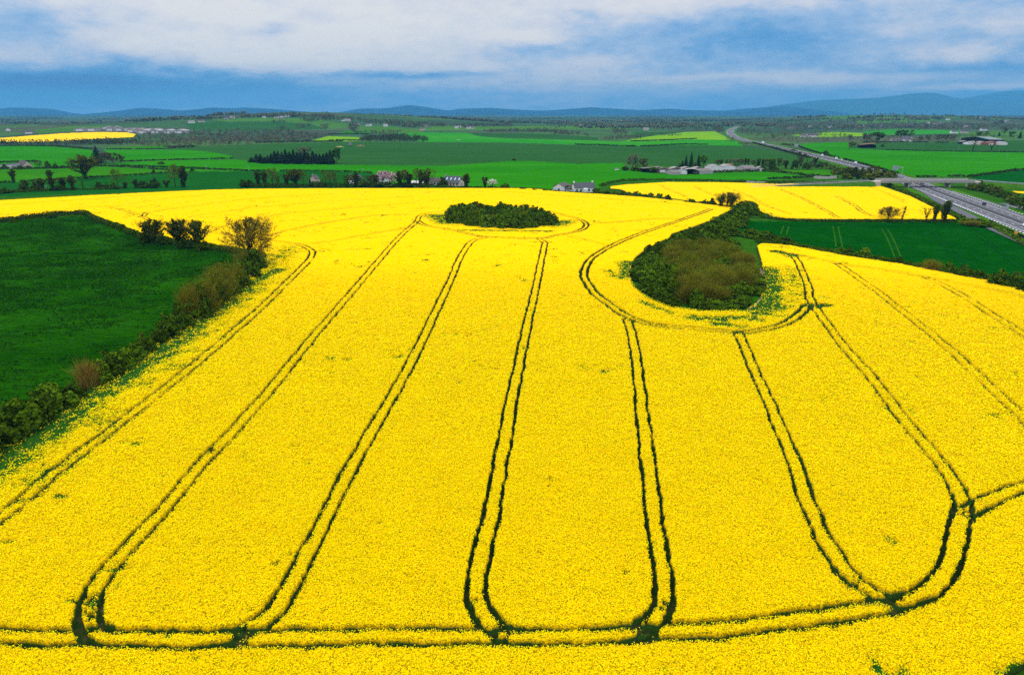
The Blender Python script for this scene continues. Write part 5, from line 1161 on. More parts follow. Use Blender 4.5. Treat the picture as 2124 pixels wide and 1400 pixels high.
def house(px, py, L, D, eave, ridge, rz, wall='white_wall', roof='slate', label=None, chim=1, wins=3, name='house', group=None, sky=0, porch=False, cat='house', at=None, z=0):
    """gabled house: long side along its own x, front to -y"""
    p = P(px, py)[0] if at is None else at
    e = empty(name, (p[0], p[1], p[2]+z), rz); tag(e, label, cat, group)
    w = MB(); w.prism([(-D/2, 0), (D/2, 0), (D/2, eave), (0, ridge-.12), (-D/2, eave)], -L/2, L/2); w.build('wall', MAT[wall], e)
    o = .35; rf = MB(); sl = (ridge-eave)/(D/2); t = .16
    for s in (-1, 1):
        y1 = s*(D/2+o); z1 = eave-sl*o
        pr = [(0, ridge), (0, ridge+t), (y1, z1+t), (y1, z1)]
        rf.prism(pr if s > 0 else pr[::-1], -L/2-o, L/2+o)
    R = rf.build('roof', MAT[roof], e)
    for k in range(chim):
        x = -L/2+.6 if k == 0 else L/2-.6
        MB().box(x-.45, x+.45, -.4, .4, ridge-.5, ridge+1.1).build('chimney', MAT[wall if wall == 'white_wall' else 'grey_wall'], R)
    for k in range(sky):
        x = (k+.6)/max(1, sky)*L-L/2; y0 = -D/2*.62; y1 = -D/2*.25
        f = lambda y: ridge+sl*y+t
        MB().add([(x, y0, f(y0)+.03), (x+1.0, y0, f(y0)+.03), (x+1.0, y1, f(y1)+.03), (x, y1, f(y1)+.03), (x, y0, f(y0)-.1), (x+1.0, y0, f(y0)-.1), (x+1.0, y1, f(y1)-.1), (x, y1, f(y1)-.1)], [(0, 1, 2, 3), (4, 7, 6, 5), (0, 4, 5, 1), (1, 5, 6, 2), (2, 6, 7, 3), (3, 7, 4, 0)]).build('skylight', MAT['skylight'], R)
    for k in range(wins):
        x = (k+.5)/wins*L-L/2
        if k == wins//2 and wins > 1:
            MB().box(x-.5, x+.5, -D/2-.04, -D/2+.1, .02, min(2.1, eave-.2)).build('door', MAT['door'], e)
        else:
            MB().box(x-.65, x+.65, -D/2-.04, -D/2+.1, .9, min(2.15, eave-.2)).build('window', MAT['glass'], e)
    for s in (-1, 1):
        MB().box(s*L/2-.06, s*L/2+.06, -.6, .6, 1.0, 2.1).build('window', MAT['glass'], e)
    if porch:
        q = MB(); q.prism([(-D/2-1.6, 0), (-D/2-.02, 0), (-D/2-.02, eave*.95), (-D/2-1.6, eave*.8)], -1.4, 1.4); q.build('porch', MAT[wall], e)
    return e
def shed(px, py, L, D, eave, ridge, rz, wall='tin_grey', roof='tin_grey', label=None, openf=False, bays=1, group=None, round_=False, cat='shed', name='farm_shed', at=None, door='white_wall', mono=False):
    """farm shed: one or more gabled or barrel bays side by side along x, ridge along y; front to -y"""
    p = P(px, py)[0] if at is None else at
    e = empty(name, p, rz); tag(e, label, cat, group); bw = L/bays; w = MB(); rf = MB()
    for b in range(bays):
        x0 = -L/2+b*bw; x1 = x0+bw; xm = (x0+x1)/2
        if mono: prof = [(x0, eave), (x1, ridge)]
        elif round_: prof = [(x0+bw*(.5-.5*math.cos(PI*i/8)), eave+(ridge-eave)*math.sin(PI*i/8)) for i in range(9)]
        else: prof = [(x0, eave), (xm, ridge), (x1, eave)]
        n = len(prof)
        for yy0, yy1 in (((-D/2, D/2),) if not openf else ((D/2-.3, D/2),)):
            pr = [(x0+.02, 0)]+[(a, c-.1) for a, c in [(max(x0+.02, min(x1-.02, a)), c) for a, c in prof]]+[(x1-.02, 0)]
            w.add([(a, yy0, c) for a, c in pr]+[(a, yy1, c) for a, c in pr], [tuple(range(len(pr))), tuple(range(len(pr), 2*len(pr)))[::-1]]+[(i, len(pr)+i, len(pr)+(i+1) % len(pr), (i+1) % len(pr)) for i in range(len(pr))])
        if openf:
            for xx in ((x0, x0+.25), (x1-.25, x1)): w.box(xx[0], xx[1], -D/2, D/2-.3, 0, eave-.1)
        t = .12; o = .3
        up = [(a, -D/2-o, c+t) for a, c in prof]+[(a, D/2+o, c+t) for a, c in prof]; dn = [(a, -D/2-o, c) for a, c in prof]+[(a, D/2+o, c) for a, c in prof]
        F1 = [(i, i+1, n+i+1, n+i) for i in range(n-1)]; F2 = [(2*n+i, 3*n+i, 3*n+i+1, 2*n+i+1) for i in range(n-1)]
        F3 = [(i, 2*n+i, 2*n+i+1, i+1) for i in range(n-1)]+[(n+i, n+i+1, 3*n+i+1, 3*n+i) for i in range(n-1)]+[(0, n, 3*n, 2*n), (n-1, 3*n-1, 4*n-1, 2*n-1)]
        rf.add(up+dn, F1+F2+F3)
    w.build('wall', MAT[wall], e); rf.build('roof', MAT[roof], e)
    if openf: MB().box(-L/2+.3, L/2-.3, D/2-.5, D/2-.32, .1, eave-.2).build('back_lining', MAT['dark_in'], e)  # near-black sheet: inner shade of the open shed, painted
    else:
        for b in range(bays):
            xm = -L/2+(b+.5)*bw
            MB().box(xm-bw*.28, xm+bw*.28, -D/2-.06, -D/2+.1, .05, eave*.8).build('door', MAT[door], e)
    return e
R_ = math.radians
# the two bungalows at the end of the big rape field
house(1166, 396.5, 11, 8.5, 3.0, 5.4, R_(62), 'white_wall', 'slate_grey', 'white bungalow with a grey-brown roof, left of the two at the rapeseed edge', 0, 3, group='white bungalows at the rapeseed edge', name='bungalow')
house(1209, 398.5, 14, 8, 3.2, 6.0, R_(14), 'white_wall', 'slate', 'white bungalow with dark slate roof and chimney, right of the two at the rapeseed edge', 2, 5, group='white bungalows at the rapeseed edge', porch=True, name='bungalow')
house(941, 385.5, 15, 9, 2.8, 7.4, R_(-28), 'cream_wall', 'slate', 'pale gabled house with dark slate roof and skylights behind the rapeseed', 1, 5, sky=4)
house(897, 385, 13, 7, 3.0, 6.0, R_(-6), 'white_wall', 'slate_grey', 'long white house with grey roof behind the ivy-clad trees', 1, 5)
house(866, 386, 9, 5, 2.5, 4.0, R_(4), 'white_wall', 'white_wall', 'low white outbuilding left of the long white house', 0, 2, cat='outbuilding', name='outbuilding')
house(796, 381, 11, 7, 5.0, 8.2, R_(70), 'white_wall', 'slate_grey', 'white two-storey house half hidden by pink blossom trees', 1, 3)
house(653, 381, 6, 5.5, 4.0, 6.6, R_(75), 'cream_wall', 'slate_grey', 'small pale gabled house behind dark bushes at the rapeseed edge', 1, 2)
house(738, 382, 9, 7, 4.0, 7.0, R_(40), 'white_wall', 'slate', 'white house almost hidden by trees near the middle of the rapeseed edge', 1, 2)
house(52, 348.5, 13, 9, 3.0, 7.0, R_(-30), 'cream_wall', 'slate_grey', 'cream gabled house at far left by the lime field', 1, 3)
shed(22, 349, 22, 10, 3.5, 5.5, R_(0), 'grey_wall', 'slate_grey', 'long grey shed beside the cream house at far left', mono=True)
# farmyard in the middle
FG = 'farmyard sheds'
def fs(px, py, L, D, ea, ri, *a, **k): return shed(px, py, L*.9, D*.75, ea*.72, ri*.72, *a, group=FG, cat='farm shed', **k)
fs(1349, 357, 20, 12, 5.0, 6.5, R_(4), 'dark_in', 'tin_grey', 'grey-roofed open shed at the left end of the farmyard', openf=True, mono=True)
fs(1386, 357.5, 26, 12, 4.2, 6.2, R_(0), 'tin_grey', 'tin_grey', 'long low tin shed second from the left in the farmyard', bays=2)
fs(1395, 361, 22, 12, 3.0, 5.0, R_(95), 'grey_wall', 'tin_grey', 'mossy grey-roofed barn in front of the farmyard')
fs(1423, 357, 36, 14, 5.0, 6.8, R_(0), 'tin_grey', 'tin_pale', 'pale-roofed wide shed in the centre of the farmyard', bays=3)
fs(1415, 361.5, 8, 7, 4.2, 6.5, R_(10), 'white_wall', 'tin_green', 'small white-walled shed with green roof at the farmyard front')
fs(1433, 360.5, 15, 16, 3.5, 6.6, R_(-12), 'dark_in', 'tin_pale', 'barrel-roofed barn with dark mouth in the farmyard', openf=True, round_=True)
fs(1453, 359.5, 20, 20, 3.8, 6.0, R_(-70), 'grey_wall', 'tin_grey', 'dark grey-roofed shed right of the barrel-roofed barn')
fs(1493, 355, 32, 13, 6.0, 9.0, R_(18), 'white_wall', 'tin_pale', 'tall white-fronted barn at the right of the farmyard', openf=False, bays=2)
fs(1508, 354.5, 8, 12, 6.0, 9.0, R_(18), 'rust', 'rust', 'rusty brown lean-to against the tall white-fronted barn', mono=True)
fs(1547, 354, 30, 16, 4.0, 7.0, R_(92), 'grey_wall', 'tin_grey', 'wide brown-grey roofed shed near the right end of the farmyard')
fs(1575, 355, 8, 7, 4.0, 6.0, R_(5), 'tin_pale', 'tin_pale', 'small pale shed at the right end of the farmyard')
house(1471, 355, 5, 5, 4.2, 6.6, R_(10), 'cream_wall', 'tin_pale', 'narrow cream tower-like outbuilding beside the tall white-fronted barn', 0, 1, cat='outbuilding', name='outbuilding')
# right side buildings
shed(1797, 307, 24, 14, 5.0, 7.0, R_(-6), 'dark_in', 'rust', 'rusty-roofed open shed in the teal wheat on the right', openf=True, mono=True)
house(1880, 293.5, 18, 11, 4.5, 9.5, R_(-50), 'white_wall', 'slate', 'white gabled farmhouse among trees on the right', 1, 3)
house(1858, 293.5, 20, 10, 3.5, 6.0, R_(0), 'grey_wall', 'slate_grey', 'long grey outbuilding left of the white gabled farmhouse', 0, 3, cat='outbuilding', name='outbuilding')
shed(2036, 297, 84, 26, 7.5, 11.5, R_(90), 'dark_in', 'tin_green', 'very large grey-green roofed barn at the far right', name='barn', cat='barn')
for k, (a, b, L, w, rf, lb) in enumerate([(2000, 299, 22, 'dark_in', 'tin_pale', 'white-roofed dark shed left of the very large barn'), (2012, 300, 18, 'white_wall', 'tin_pale', 'low white shed in front of the very large barn'), (2033, 300.5, 14, 'cream_wall', 'tin_pale', 'small cream shed in front of the middle of the very large barn'), (2050, 301, 24, 'rust', 'rust', 'low reddish shed before the right half of the very large barn'), (2076, 301, 22, 'white_wall', 'tin_pale', 'white-gabled shed at the right end of the very large barn')]):
    shed(a, b, L*.8, 11, 4, 6, R_(8*k-10), w, rf, lb, name='farm_shed', cat='farm shed', mono=(k % 2 == 1))
# industrial sheds on the left
IG = 'industrial sheds'
for k, (a, b, L, ba, w, rf, rd, lb) in enumerate([(340, 277, 140, 3, 'white_wall', 'tin_pale', 0, 'largest white-fronted industrial shed at the right of the estate'), (302, 275, 90, 3, 'white_wall', 'tin_pale', 0, 'white-fronted industrial shed left of the largest one'), (278, 272, 60, 2, 'grey_wall', 'tin_grey', 0, 'grey twin-bay industrial shed in the middle of the estate'), (250, 272, 80, 2, 'grey_wall', 'tin_pale', 0, 'pale-roofed industrial shed left of the middle of the estate'), (232, 269, 50, 1, 'white_wall', 'slate_grey', 0, 'small white industrial shed with dark roof'), (182, 272.5, 70, 1, 'grey_wall', 'slate', 0, 'long dark-roofed shed at the left end of the estate')]):
    shed(a, b, L*.86, 50 if k < 2 else 26, 7, 10.5 if k < 2 else 9, R_(6), 'grey_wall', ['slate_grey', 'tin_grey', 'slate_grey'][k % 3] if k else 'tin_pale', lb, bays=ba+1, group=IG, cat='industrial shed', name='industrial_shed', mono=False)
# scattered far houses, too small to show more than wall and roof
FH = [(17, 272.5, 1.6), (60, 278, 1), (248, 253, 1), (265, 247, 1), (232, 247, 1), (397, 256, 1.4), (418, 254, 1.4), (470, 248.5, 1.2), (482, 246.5, 1.2), (548, 245, 1), (574, 246.5, 1.3), (585, 246.5, 1), (595, 243, 1), (722, 252, 1.3), (713, 252, .9), (740, 261, 1.6), (765, 262, 1.4), (800, 263, .9), (884, 264, 1.6), (876, 271, 1), (950, 267, 1.4), (972, 267.5, 1), (980, 267.5, 1), (1205, 264, 1.5), (1222, 265, 1.2), (1355, 264, 1.5), (1277, 265, .9), (1390, 248.5, 1), (1362, 248.5, 1), (1340, 271, 1.2), (1664, 241.5, .9), (1650, 267, 1.6), (1637, 267.5, 1), (1680, 266.5, .9), (1720, 265.5, .9), (1788, 264.5, 1), (1828, 264.5, 1.5), (1850, 265, 1), (1942, 258.5, 1.4), (1950, 257, 1), (1925, 257.5, 1), (1966, 250, 1.1), (2002, 266, 1.2), (2040, 271.5, 1.5), (2036, 246, 1), (2085, 254, 1.5), (2089, 255, 1), (1978, 277, 1.3), (2000, 276.5, 1.3), (1678, 284.5, 1.4), (1668, 285, 1), (1690, 285, 1)]
for i, (a, b, s) in enumerate(sorted(FH)):
    p = P(a, b)[0]; rng = np.random.default_rng(900+i)
    e = house(a, b, 14*s, 9, 4.5, 8.2, rng.uniform(-.9, .9), ['white_wall', 'white_wall', 'cream_wall', 'grey_wall'][i % 4], ['slate_grey', 'slate', 'tin_pale'][i % 3], f'{ordw(i)} from the left of the tiny far houses on the plain', 0, 0, group='tiny houses far across the plain', name='house', at=p)
# small things in the fields
def grain_store():
    p = P(727, 303)[0]; e = empty('grain_trailer', p, R_(-25)); tag(e, 'grey box trailer standing on bare soil in the big teal wheat', 'trailer')
    MB().box(-3, 3, -1.6, 1.6, .8, 5.2).build('body', MAT['tin_pale'], e); MB().box(-3.06, -2.96, -1.3, 1.3, 1.2, 4.8).build('door', MAT['dark_in'], e)
    w = MB()
    for x in (-1.4, .2, 1.8):
        for y in (-1.45, 1.15): w.cyl((x, y, .45), (x, y+.3, .45), .45)
    w.build('wheels', MAT['dark_in'], e)
grain_store()
MAT['soil'] = plain('bare_soil', (.16, .11, .065), .95, 0, .25, .5)
MAT['straw'] = plain('straw', (.36, .31, .13), .95, 0, .25, .5)
MAT['path_soil'] = plain('trodden_soil', (.20, .14, .105), .95, 0, .2, .8)
def heap(px, py, L, W, h, m, label, cat, name):
    p = P(px, py)[0]; n = 24; rng = np.random.default_rng(int(px)); V = []; F = []
    for i in range(9):
        t = i/8
        for j in range(n):
            a = 2*PI*j/n; rr = (1-t**1.3)*(.85+.3*vn(np.array([math.cos(a)*2+9]), np.array([math.sin(a)*2+i*.3]), .6, int(px))[0])
            V.append((math.cos(a)*L/2*rr, math.sin(a)*W/2*rr, h*t**.8-(.15 if i == 0 else 0)))
    for i in range(8):
        for j in range(n): F.append((i*n+j, i*n+(j+1) % n, (i+1)*n+(j+1) % n, (i+1)*n+j))
    F.append(tuple(range(8*n, 9*n)))
    m_ = MB().add(V, F).build(name, m); m_.location = p; tag(m_, label, cat)
heap(748, 304, 16, 8, 2.6, MAT['soil'], 'brown soil heap right of the grey trailer', 'soil heap', 'soil_heap')
heap(705, 305, 14, 9, 1.0, MAT['straw'], 'flat pale straw heap left of the grey trailer', 'straw heap', 'straw_heap')
heap(951, 291, 9, 6, 1.2, MAT['tin_pale'], 'small pale heap in the bright green strip', 'stone heap', 'stone_heap')
def trough():
    p = P(1279, 354)[0]; e = empty('animal_feeder', p, .4); tag(e, 'small white feeder standing alone in the bright field left of the farmyard', 'feeder')
    MB().box(-1.8, 1.8, -.9, .9, .3, 1.3).build('body', MAT['white_wall'], e); MB().prism([(-1.1, 1.9), (1.1, 1.9), (0, 2.4)], -2, 2).build('roof', MAT['tin_grey'], e)
    l = MB()
    for x in (-1.7, 1.6):
        for y in (-.85, .75): l.box(x, x+.1, y, y+.1, 0, 1.95)
    l.build('legs', MAT['steel'], e)
trough()
# pale stone wall by the bridge road
def stone_wall(pts, h, label):
    W = spline(PL(pts)[:, :2], 1.2); V = []; F = []; rng = np.random.default_rng(8); n = 0
    mb = MB()
    for i in range(len(W)-1):
        a, b = W[i], W[i+1]; d = (b-a)/np.linalg.norm(b-a); nn = np.array([d[1], -d[0]])*.35; hh = h*rng.uniform(.75, 1.1); z = float(H(*a))
        q = [a+nn, b+nn, b-nn, a-nn]
        mb.add([(x, y, z-.2) for x, y in q]+[(x, y, z+hh) for x, y in q], [(3, 2, 1, 0), (4, 5, 6, 7), (0, 1, 5, 4), (1, 2, 6, 5), (2, 3, 7, 6), (3, 0, 4, 7)])
    tag(mb.build('stone_wall', plain('pale_stone', (.42, .39, .34), .95, 0, .3, 1.2)), label, 'wall')
stone_wall([(1688, 371), (1710, 371.5), (1735, 370.5)], 2.3, 'pale weathered stone wall beside the road to the bridge')
stone_wall([(1548, 379), (1570, 380), (1588, 379.5)], 1.3, 'short pale stone wall at the far edge of the smaller rapeseed block')
# ------------------------------------------------------------------ overbridge
def bridge():
    # the two abutments in plan, the deck's underside 5 m over the road
    a = P(1822, 388)[0]; b = P(2013, 392)[0]
    a[1] = b[1] = 541.0
    a[0] = (1822-CX)/1416.0*(a[1]*math.cos(TH)+51*math.sin(TH)); b[0] = (2013-CX)/1416.0*(a[1]*math.cos(TH)+51*math.sin(TH))
    L = b[0]-a[0]; z0 = -5.0; zt = ztop(np.array([a[0], a[1], z0]), 1920, 378.8)
    e = empty('road_bridge', ((a[0]+b[0])/2, a[1], z0), R_(-1.5)); tag(e, 'concrete overbridge with two piers crossing the motorway', 'bridge')
    MB().box(-L/2, L/2, -4.6, 4.6, zt, zt+1.1).build('deck', MAT['concrete'], e)
    for s in (-1, 1):
        pr = MB().box(-L/2, L/2, s*4.75-.15, s*4.75+.15, zt+.9, zt+2.5).build('parapet', MAT['concrete'], e)
        rl = MB().box(-L/2, L/2, s*4.75-.06, s*4.75+.06, zt+2.75, zt+2.87)
        for x in np.arange(-L/2+1, L/2, 3.0): rl.box(x-.05, x+.05, s*4.75-.05, s*4.75+.05, zt+2.5, zt+2.75)
        rl.build('rail', MAT['steel'], pr)
    zp = 0.0
    for px in (1883, 1966):
        x = (px-1917.5)/ (2013-1822)*L
        q = MB()
        q.add([(x-1.1, -3.6, zt-.9), (x+1.1, -3.6, zt-.9), (x+1.1, 3.6, zt-.9), (x-1.1, 3.6, zt-.9), (x-1.3, -4.2, zt), (x+1.3, -4.2, zt), (x+1.3, 4.2, zt), (x-1.3, 4.2, zt)], [(3, 2, 1, 0), (4, 5, 6, 7), (0, 1, 5, 4), (1, 2, 6, 5), (2, 3, 7, 6), (3, 0, 4, 7)])
        q.box(x-.7, x+.7, -3.2, 3.2, -1.2, zt-.9); q.build('pier', MAT['concrete'], e)
    for s in (-1, 1):
        MB().add([(s*L/2, -5, -.5), (s*(L/2+6), -5, -.5), (s*(L/2+6), -5, zt+1.0), (s*L/2, -5, zt+1.0), (s*L/2-s*1, 5, -.5), (s*(L/2+6), 5, -.5), (s*(L/2+6), 5, zt+1.0), (s*L/2, 5, zt+1.0)], [(0, 1, 2, 3), (7, 6, 5, 4), (3, 2, 6, 7), (0, 3, 7, 4), (1, 5, 6, 2), (0, 4, 5, 1)]).build('abutment', MAT['concrete'], e)
    # grassed ramps with the minor road and its rails
    for s, ln in ((-1, 100), (1, 60)):
        n = 20; t = np.linspace(0, 1, n); V = []; F = []; x = s*(L/2+6+t*ln); zz = (zt+1.0)*(1-t)**1.0+.0; yy = -6*t**2 if s < 0 else -3*t**2
        x0 = (a[0]+b[0])/2; 
        for i in range(n):
            g = float(H(x0+x[i], a[1]+yy[i]))
            tz = z0+zz[i]
            tz = max(tz, g+.06)
            w = 5; k = (tz-g)*1.6
            V += [(x0+x[i], a[1]+yy[i]-w-k, g-.3), (x0+x[i], a[1]+yy[i]-w, tz), (x0+x[i], a[1]+yy[i]+w, tz), (x0+x[i], a[1]+yy[i]+w+k, g-.3)]
        for i in range(n-1):
            for j in range(3):
                q = (i*4+j, i*4+j+1, (i+1)*4+j+1, (i+1)*4+j); F.append(q if s < 0 else q[::-1])
        em = MB().add(V, F).build('embankment', MAT['verge']); tag(em, kind='structure')
        rd = MB(); ra = MB()
        V = [];
        for i in range(n): V += [(V0[0], V0[1]+1.6, V0[2]+.05) if False else (x0+x[i], a[1]+yy[i]-3, max(z0+zz[i], float(H(x0+x[i], a[1]+yy[i]))+.06)+.06), (x0+x[i], a[1]+yy[i]+3, max(z0+zz[i], float(H(x0+x[i], a[1]+yy[i]))+.06)+.06)]
        F = [((i*2, i*2+1, i*2+3, i*2+2) if s < 0 else (i*2+2, i*2+3, i*2+1, i*2)) for i in range(n-1)]
        tag(MB().add(V, F).build('road', MAT['asphalt_dark']), kind='structure')
        for sy in (-1, 1):
            for i in range(n-1):
                p0 = np.array([x0+x[i], a[1]+yy[i]+sy*4.2, V[i*2][2]+.6]); p1 = np.array([x0+x[i+1], a[1]+yy[i+1]+sy*4.2, V[i*2+2][2]+.6])
                ra.add([p0, p1, p1+[0, 0, .35], p0+[0, 0, .35], p0+[0, .1, 0], p1+[0, .1, 0], p1+[0, .1, .35], p0+[0, .1, .35]], [(0, 1, 2, 3), (7, 6, 5, 4), (3, 2, 6, 7), (0, 4, 5, 1)])
                ra.box(p0[0]-.06, p0[0]+.06, p0[1], p0[1]+.1, p0[2]-.65, p0[2]+.2)
        tag(ra.build('guard_rail', MAT['steel']), 'steel guard rails along the bridge approach on the '+('left' if s < 0 else 'right'), 'guard rail', 'guard rails on the bridge approaches')
V0 = (0, 0, 0)
bridge()
# ------------------------------------------------------------------ signs on the motorway
def sign_gantry():
    p = P(1870, 367)[0]; h = ztop(p, 1870, 346.5); e = empty('sign_gantry', p, 0); tag(e, 'grey cantilever sign gantry seen from behind beyond the bridge', 'sign gantry')
    s = pxw(p); MB().cyl((0, 0, -.2), (0, 0, h), .26, .2).build('pole', MAT['steel'], e)
    MB().cyl((0, 0, h-.5), (-14*s, 0, h-.5), .2, .16).build('arm', MAT['steel'], e)
    zb = ztop(p, 1855, 353.0); zt = ztop(p, 1855, 344)
    b = MB().box(-21.5*s, -10*s, -.35, -.15, zb, zt).build('sign_board', plain('sign_back', (.26, .28, .30), .6, .3, .06, 1), e)
    f = MB()
    for k in range(4): f.box(-21.5*s+k*3.7*s, -21.5*s+k*3.7*s+.15, -.5, -.36, zb-.1, zt+.1)
    f.build('brackets', MAT['steel'], b)
sign_gantry()
MAT['sign_grey'] = plain('sign_grey', (.30, .32, .33), .6, .3, .06, 1); MAT['sign_dark'] = plain('sign_dark', (.035, .04, .045), .6, .3, .06, 1); MAT['sign_orange'] = plain('sign_orange', (.75, .33, .03), .6, .3, .06, 1)
def sign(px, py, wpx, top, m, label):
    p = P(px, py)[0]; s = pxw(p); w = wpx*s; h = ztop(p, px, top); e = empty('road_sign', p, R_(-15)); tag(e, label, 'road sign')
    for x in (-w*.33, w*.33): MB().cyl((x, .1, -.2), (x, .1, h-.1), .07).build('post', MAT['steel'], e)
    MB().box(-w/2, w/2, -.06, .02, h*.42, h).build('sign_board', MAT[m], e)
sign(2040, 430, 8, 420.5, 'sign_dark', 'dark road sign by the nose of the right slip road')
sign(2085, 438, 10, 428, 'sign_grey', 'grey backed road sign on the verge of the right slip road')
sign(1651, 309, 7, 299, 'sign_grey', 'tall grey backed sign far along the motorway')
sign(2105, 492, 6, 480, 'sign_orange', 'small orange road sign beside the hedge at the right edge')
def pole(px, py, top, label):
    p = P(px, py)[0]; h = ztop(p, px, top); e = empty('power_pole', p, .3); tag(e, label, 'pole', 'power line poles')
    MB().cyl((0, 0, -.3), (0, 0, h), .18, .12).build('post', plain('pole_wood', (.30, .28, .25), .9, 0, .1, 1), e); MB().box(-1.1, 1.1, -.08, .08, h-.7, h-.5).build('crossarm', MAT['steel'], e)
for k, (a, b, c, lb) in enumerate([(2033, 319, 311, 'pale pole in the bright field below the very large barn'), (2089, 327, 319, 'pale pole in the bright field near the right edge'), (1988, 313, 302, 'pale pole in the teal wheat on the right'), (1914, 304, 294, 'pale pole in the teal wheat right of the white farmhouse'), (314, 349, 339, 'pole left of the round dark bush in the left fields'), (428, 353, 343, 'pole right of the twin bare trees in the left fields'), (516, 354, 344, 'pole below the conifer copse'), (752, 358, 350, 'pole in front of the bright field in the middle'), (96, 395, 384, 'pole among ivy-clad trees at far left')]): pole(a, b, c, lb)
# safety barrier along the median and at the near slip nose
def barrier(l0, l1, d, m, label, h=.85):
    l = np.arange(l0, l1, 6.0); x, y = lat(l, d(l) if callable(d) else d); mb = MB()
    for i in range(len(l)-1):
        a = np.array([x[i], y[i], float(roadz(x[i], y[i]))]); b = np.array([x[i+1], y[i+1], float(roadz(x[i+1], y[i+1]))])
        dd = (b-a)[:2]; dd /= np.linalg.norm(dd); n = np.array([dd[1], -dd[0], 0])*.22
        q = [a+n, b+n, b-n, a-n]; up = np.array([0, 0, h]); n2 = n*.4
        q2 = [a+n2+up, b+n2+up, b-n2+up, a-n2+up]
        mb.add(q+q2, [(3, 2, 1, 0), (4, 5, 6, 7), (0, 1, 5, 4), (1, 2, 6, 5), (2, 3, 7, 6), (3, 0, 4, 7)])
    tag(mb.build('crash_barrier', m), label, 'crash barrier')
barrier(0, LB+700, 0.0, plain('barrier_concrete', (.10, .10, .10), .9, .1, .2, .5), 'dark crash barrier running down the middle of the motorway')
barrier(0, LB-190, lambda l: slipL(l)+1.3, MAT['dark_in'], 'black crash barrier between the near carriageway and its slip road', 1.0)
# ------------------------------------------------------------------ vehicles
PAINT = {k: plain('paint_'+k, c, .25, .5, .03, 1) for k, c in dict(white=(.78, .78, .78), red=(.40, .03, .03), dark=(.03, .035, .05), silver=(.45, .46, .48), blue=(.05, .10, .25)).items()}
MAT['tyre'] = plain('tyre', (.015, .015, .015), .9, .1, .1, 1)
MAT['lamp'] = plain('lamp_glass', (.6, .6, .58), .2, .5, .05, 1)
def vehicle(px, py, kind, paint, label, away=True):
    p0 = P(px, py)[0]; i = int(np.argmin(np.hypot(MED[:, 0]-p0[0], MED[:, 1]-p0[1])))
    q = np.array([p0[0]-MED[i, 0], p0[1]-MED[i, 1]])@MN[i]
    d = (3.4 if abs(q) < 5.3 else 7.1)*(1 if q > 0 else -1); x, y = lat(ML[i]+float(np.array([p0[0]-MED[i, 0], p0[1]-MED[i, 1]])@MT[i]), d)
    rz = math.atan2(MT[i, 1], MT[i, 0])+(PI if d < 0 else 0)
    rz += PI if d > 0 and False else 0
    e = empty(kind, (float(x), float(y), float(roadz(x, y))+.012), rz); tag(e, label, kind, 'vehicles on the motorway')
    if kind == 'car': L, w, prof, cab = 4.4, 1.8, [(-2.2, .35), (2.2, .35), (2.2, .75), (1.2, .95), (.5, 1.42), (-1.2, 1.45), (-2.0, 1.0), (-2.2, .9)], [(1.05, .98), (.48, 1.36), (-1.15, 1.38), (-1.8, 1.0)]
    elif kind == 'van': L, w, prof, cab = 5.6, 2.0, [(-2.8, .4), (2.8, .4), (2.8, 1.1), (2.2, 1.3), (1.5, 2.35), (-2.8, 2.4)], [(2.1, 1.32), (1.5, 2.15), (.6, 2.15), (.6, 1.3)]
    else: L, w, prof, cab = 11.0, 2.5, [(-5.5, .9), (5.4, .9), (5.5, 2.4), (5.2, 3.0), (3.6, 3.1), (3.5, 3.7), (-5.5, 3.7)], [(5.35, 2.0), (5.15, 2.85), (4.0, 2.85), (4.0, 2.0)]
    V = [(a, -w/2, b) for a, b in prof]+[(a, w/2, b) for a, b in prof]; n = len(prof)
    # roof and shoulders a little narrower than the waist
    top = max(b for _, b in prof); V = [(a, y*(1-.14*max(0, (b-.9)/(top-.8)) if kind == 'car' else y/abs(y) and 1), b) if kind != 'car' else (a, y*(1-.2*max(0, (b-.9)/(top-.8))), b) for a, y, b in V]
    V = [(a, y if kind == 'car' else (w/2 if y > 0 else -w/2), b) for a, y, b in V]
    body = MB().add(V, [tuple(range(n))[::-1], tuple(range(n, 2*n))]+[(i, (i+1) % n, n+(i+1) % n, n+i) for i in range(n)]).build('body', PAINT[paint], e)
    m = len(cab)
    for s in (-1, 1):
        yy = s*(w/2*(.93 if kind == 'car' else 1)+.012)
        MB().add([(a, yy, b) for a, b in cab]+[(a, yy-s*.05, b) for a, b in cab], [tuple(range(m))[::s], tuple(range(m, 2*m))[::-s]]+[(i, (i+1) % m, m+(i+1) % m, m+i) for i in range(m)]).build('window', MAT['glass'], e)
    fx = cab[0][0]; MB().add([(fx+.07, -w*.38, cab[0][1]+.03), (fx+.07, w*.38, cab[0][1]+.03), (cab[1][0]+.05, w*.33, cab[1][1]), (cab[1][0]+.05, -w*.33, cab[1][1])], [(0, 1, 2, 3)]).build('windscreen', MAT['glass'], e)
    for xx in ((-L*.3, L*.3) if kind != 'lorry' else (-4.2, -2.9, 4.2)):
        for s in (-1, 1): MB().cyl((xx, s*(w/2-.2), .36 if kind != 'lorry' else .5), (xx, s*(w/2+.02), .36 if kind != 'lorry' else .5), .36 if kind != 'lorry' else .5, k=14).build('wheel', MAT['tyre'], e)
    for s in (-1, 1): MB().box(prof[2][0]-.05, prof[2][0]+.03, s*w*.36-.16, s*w*.36+.16, prof[1][1]+.28, prof[1][1]+.44).build('headlight', MAT['lamp'], e)
vehicle(1581, 298.5, 'lorry', 'white', 'white box lorry far along the motorway, on the bend')
vehicle(1611, 306.5, 'car', 'dark', 'dark car far along the motorway behind the white lorry')
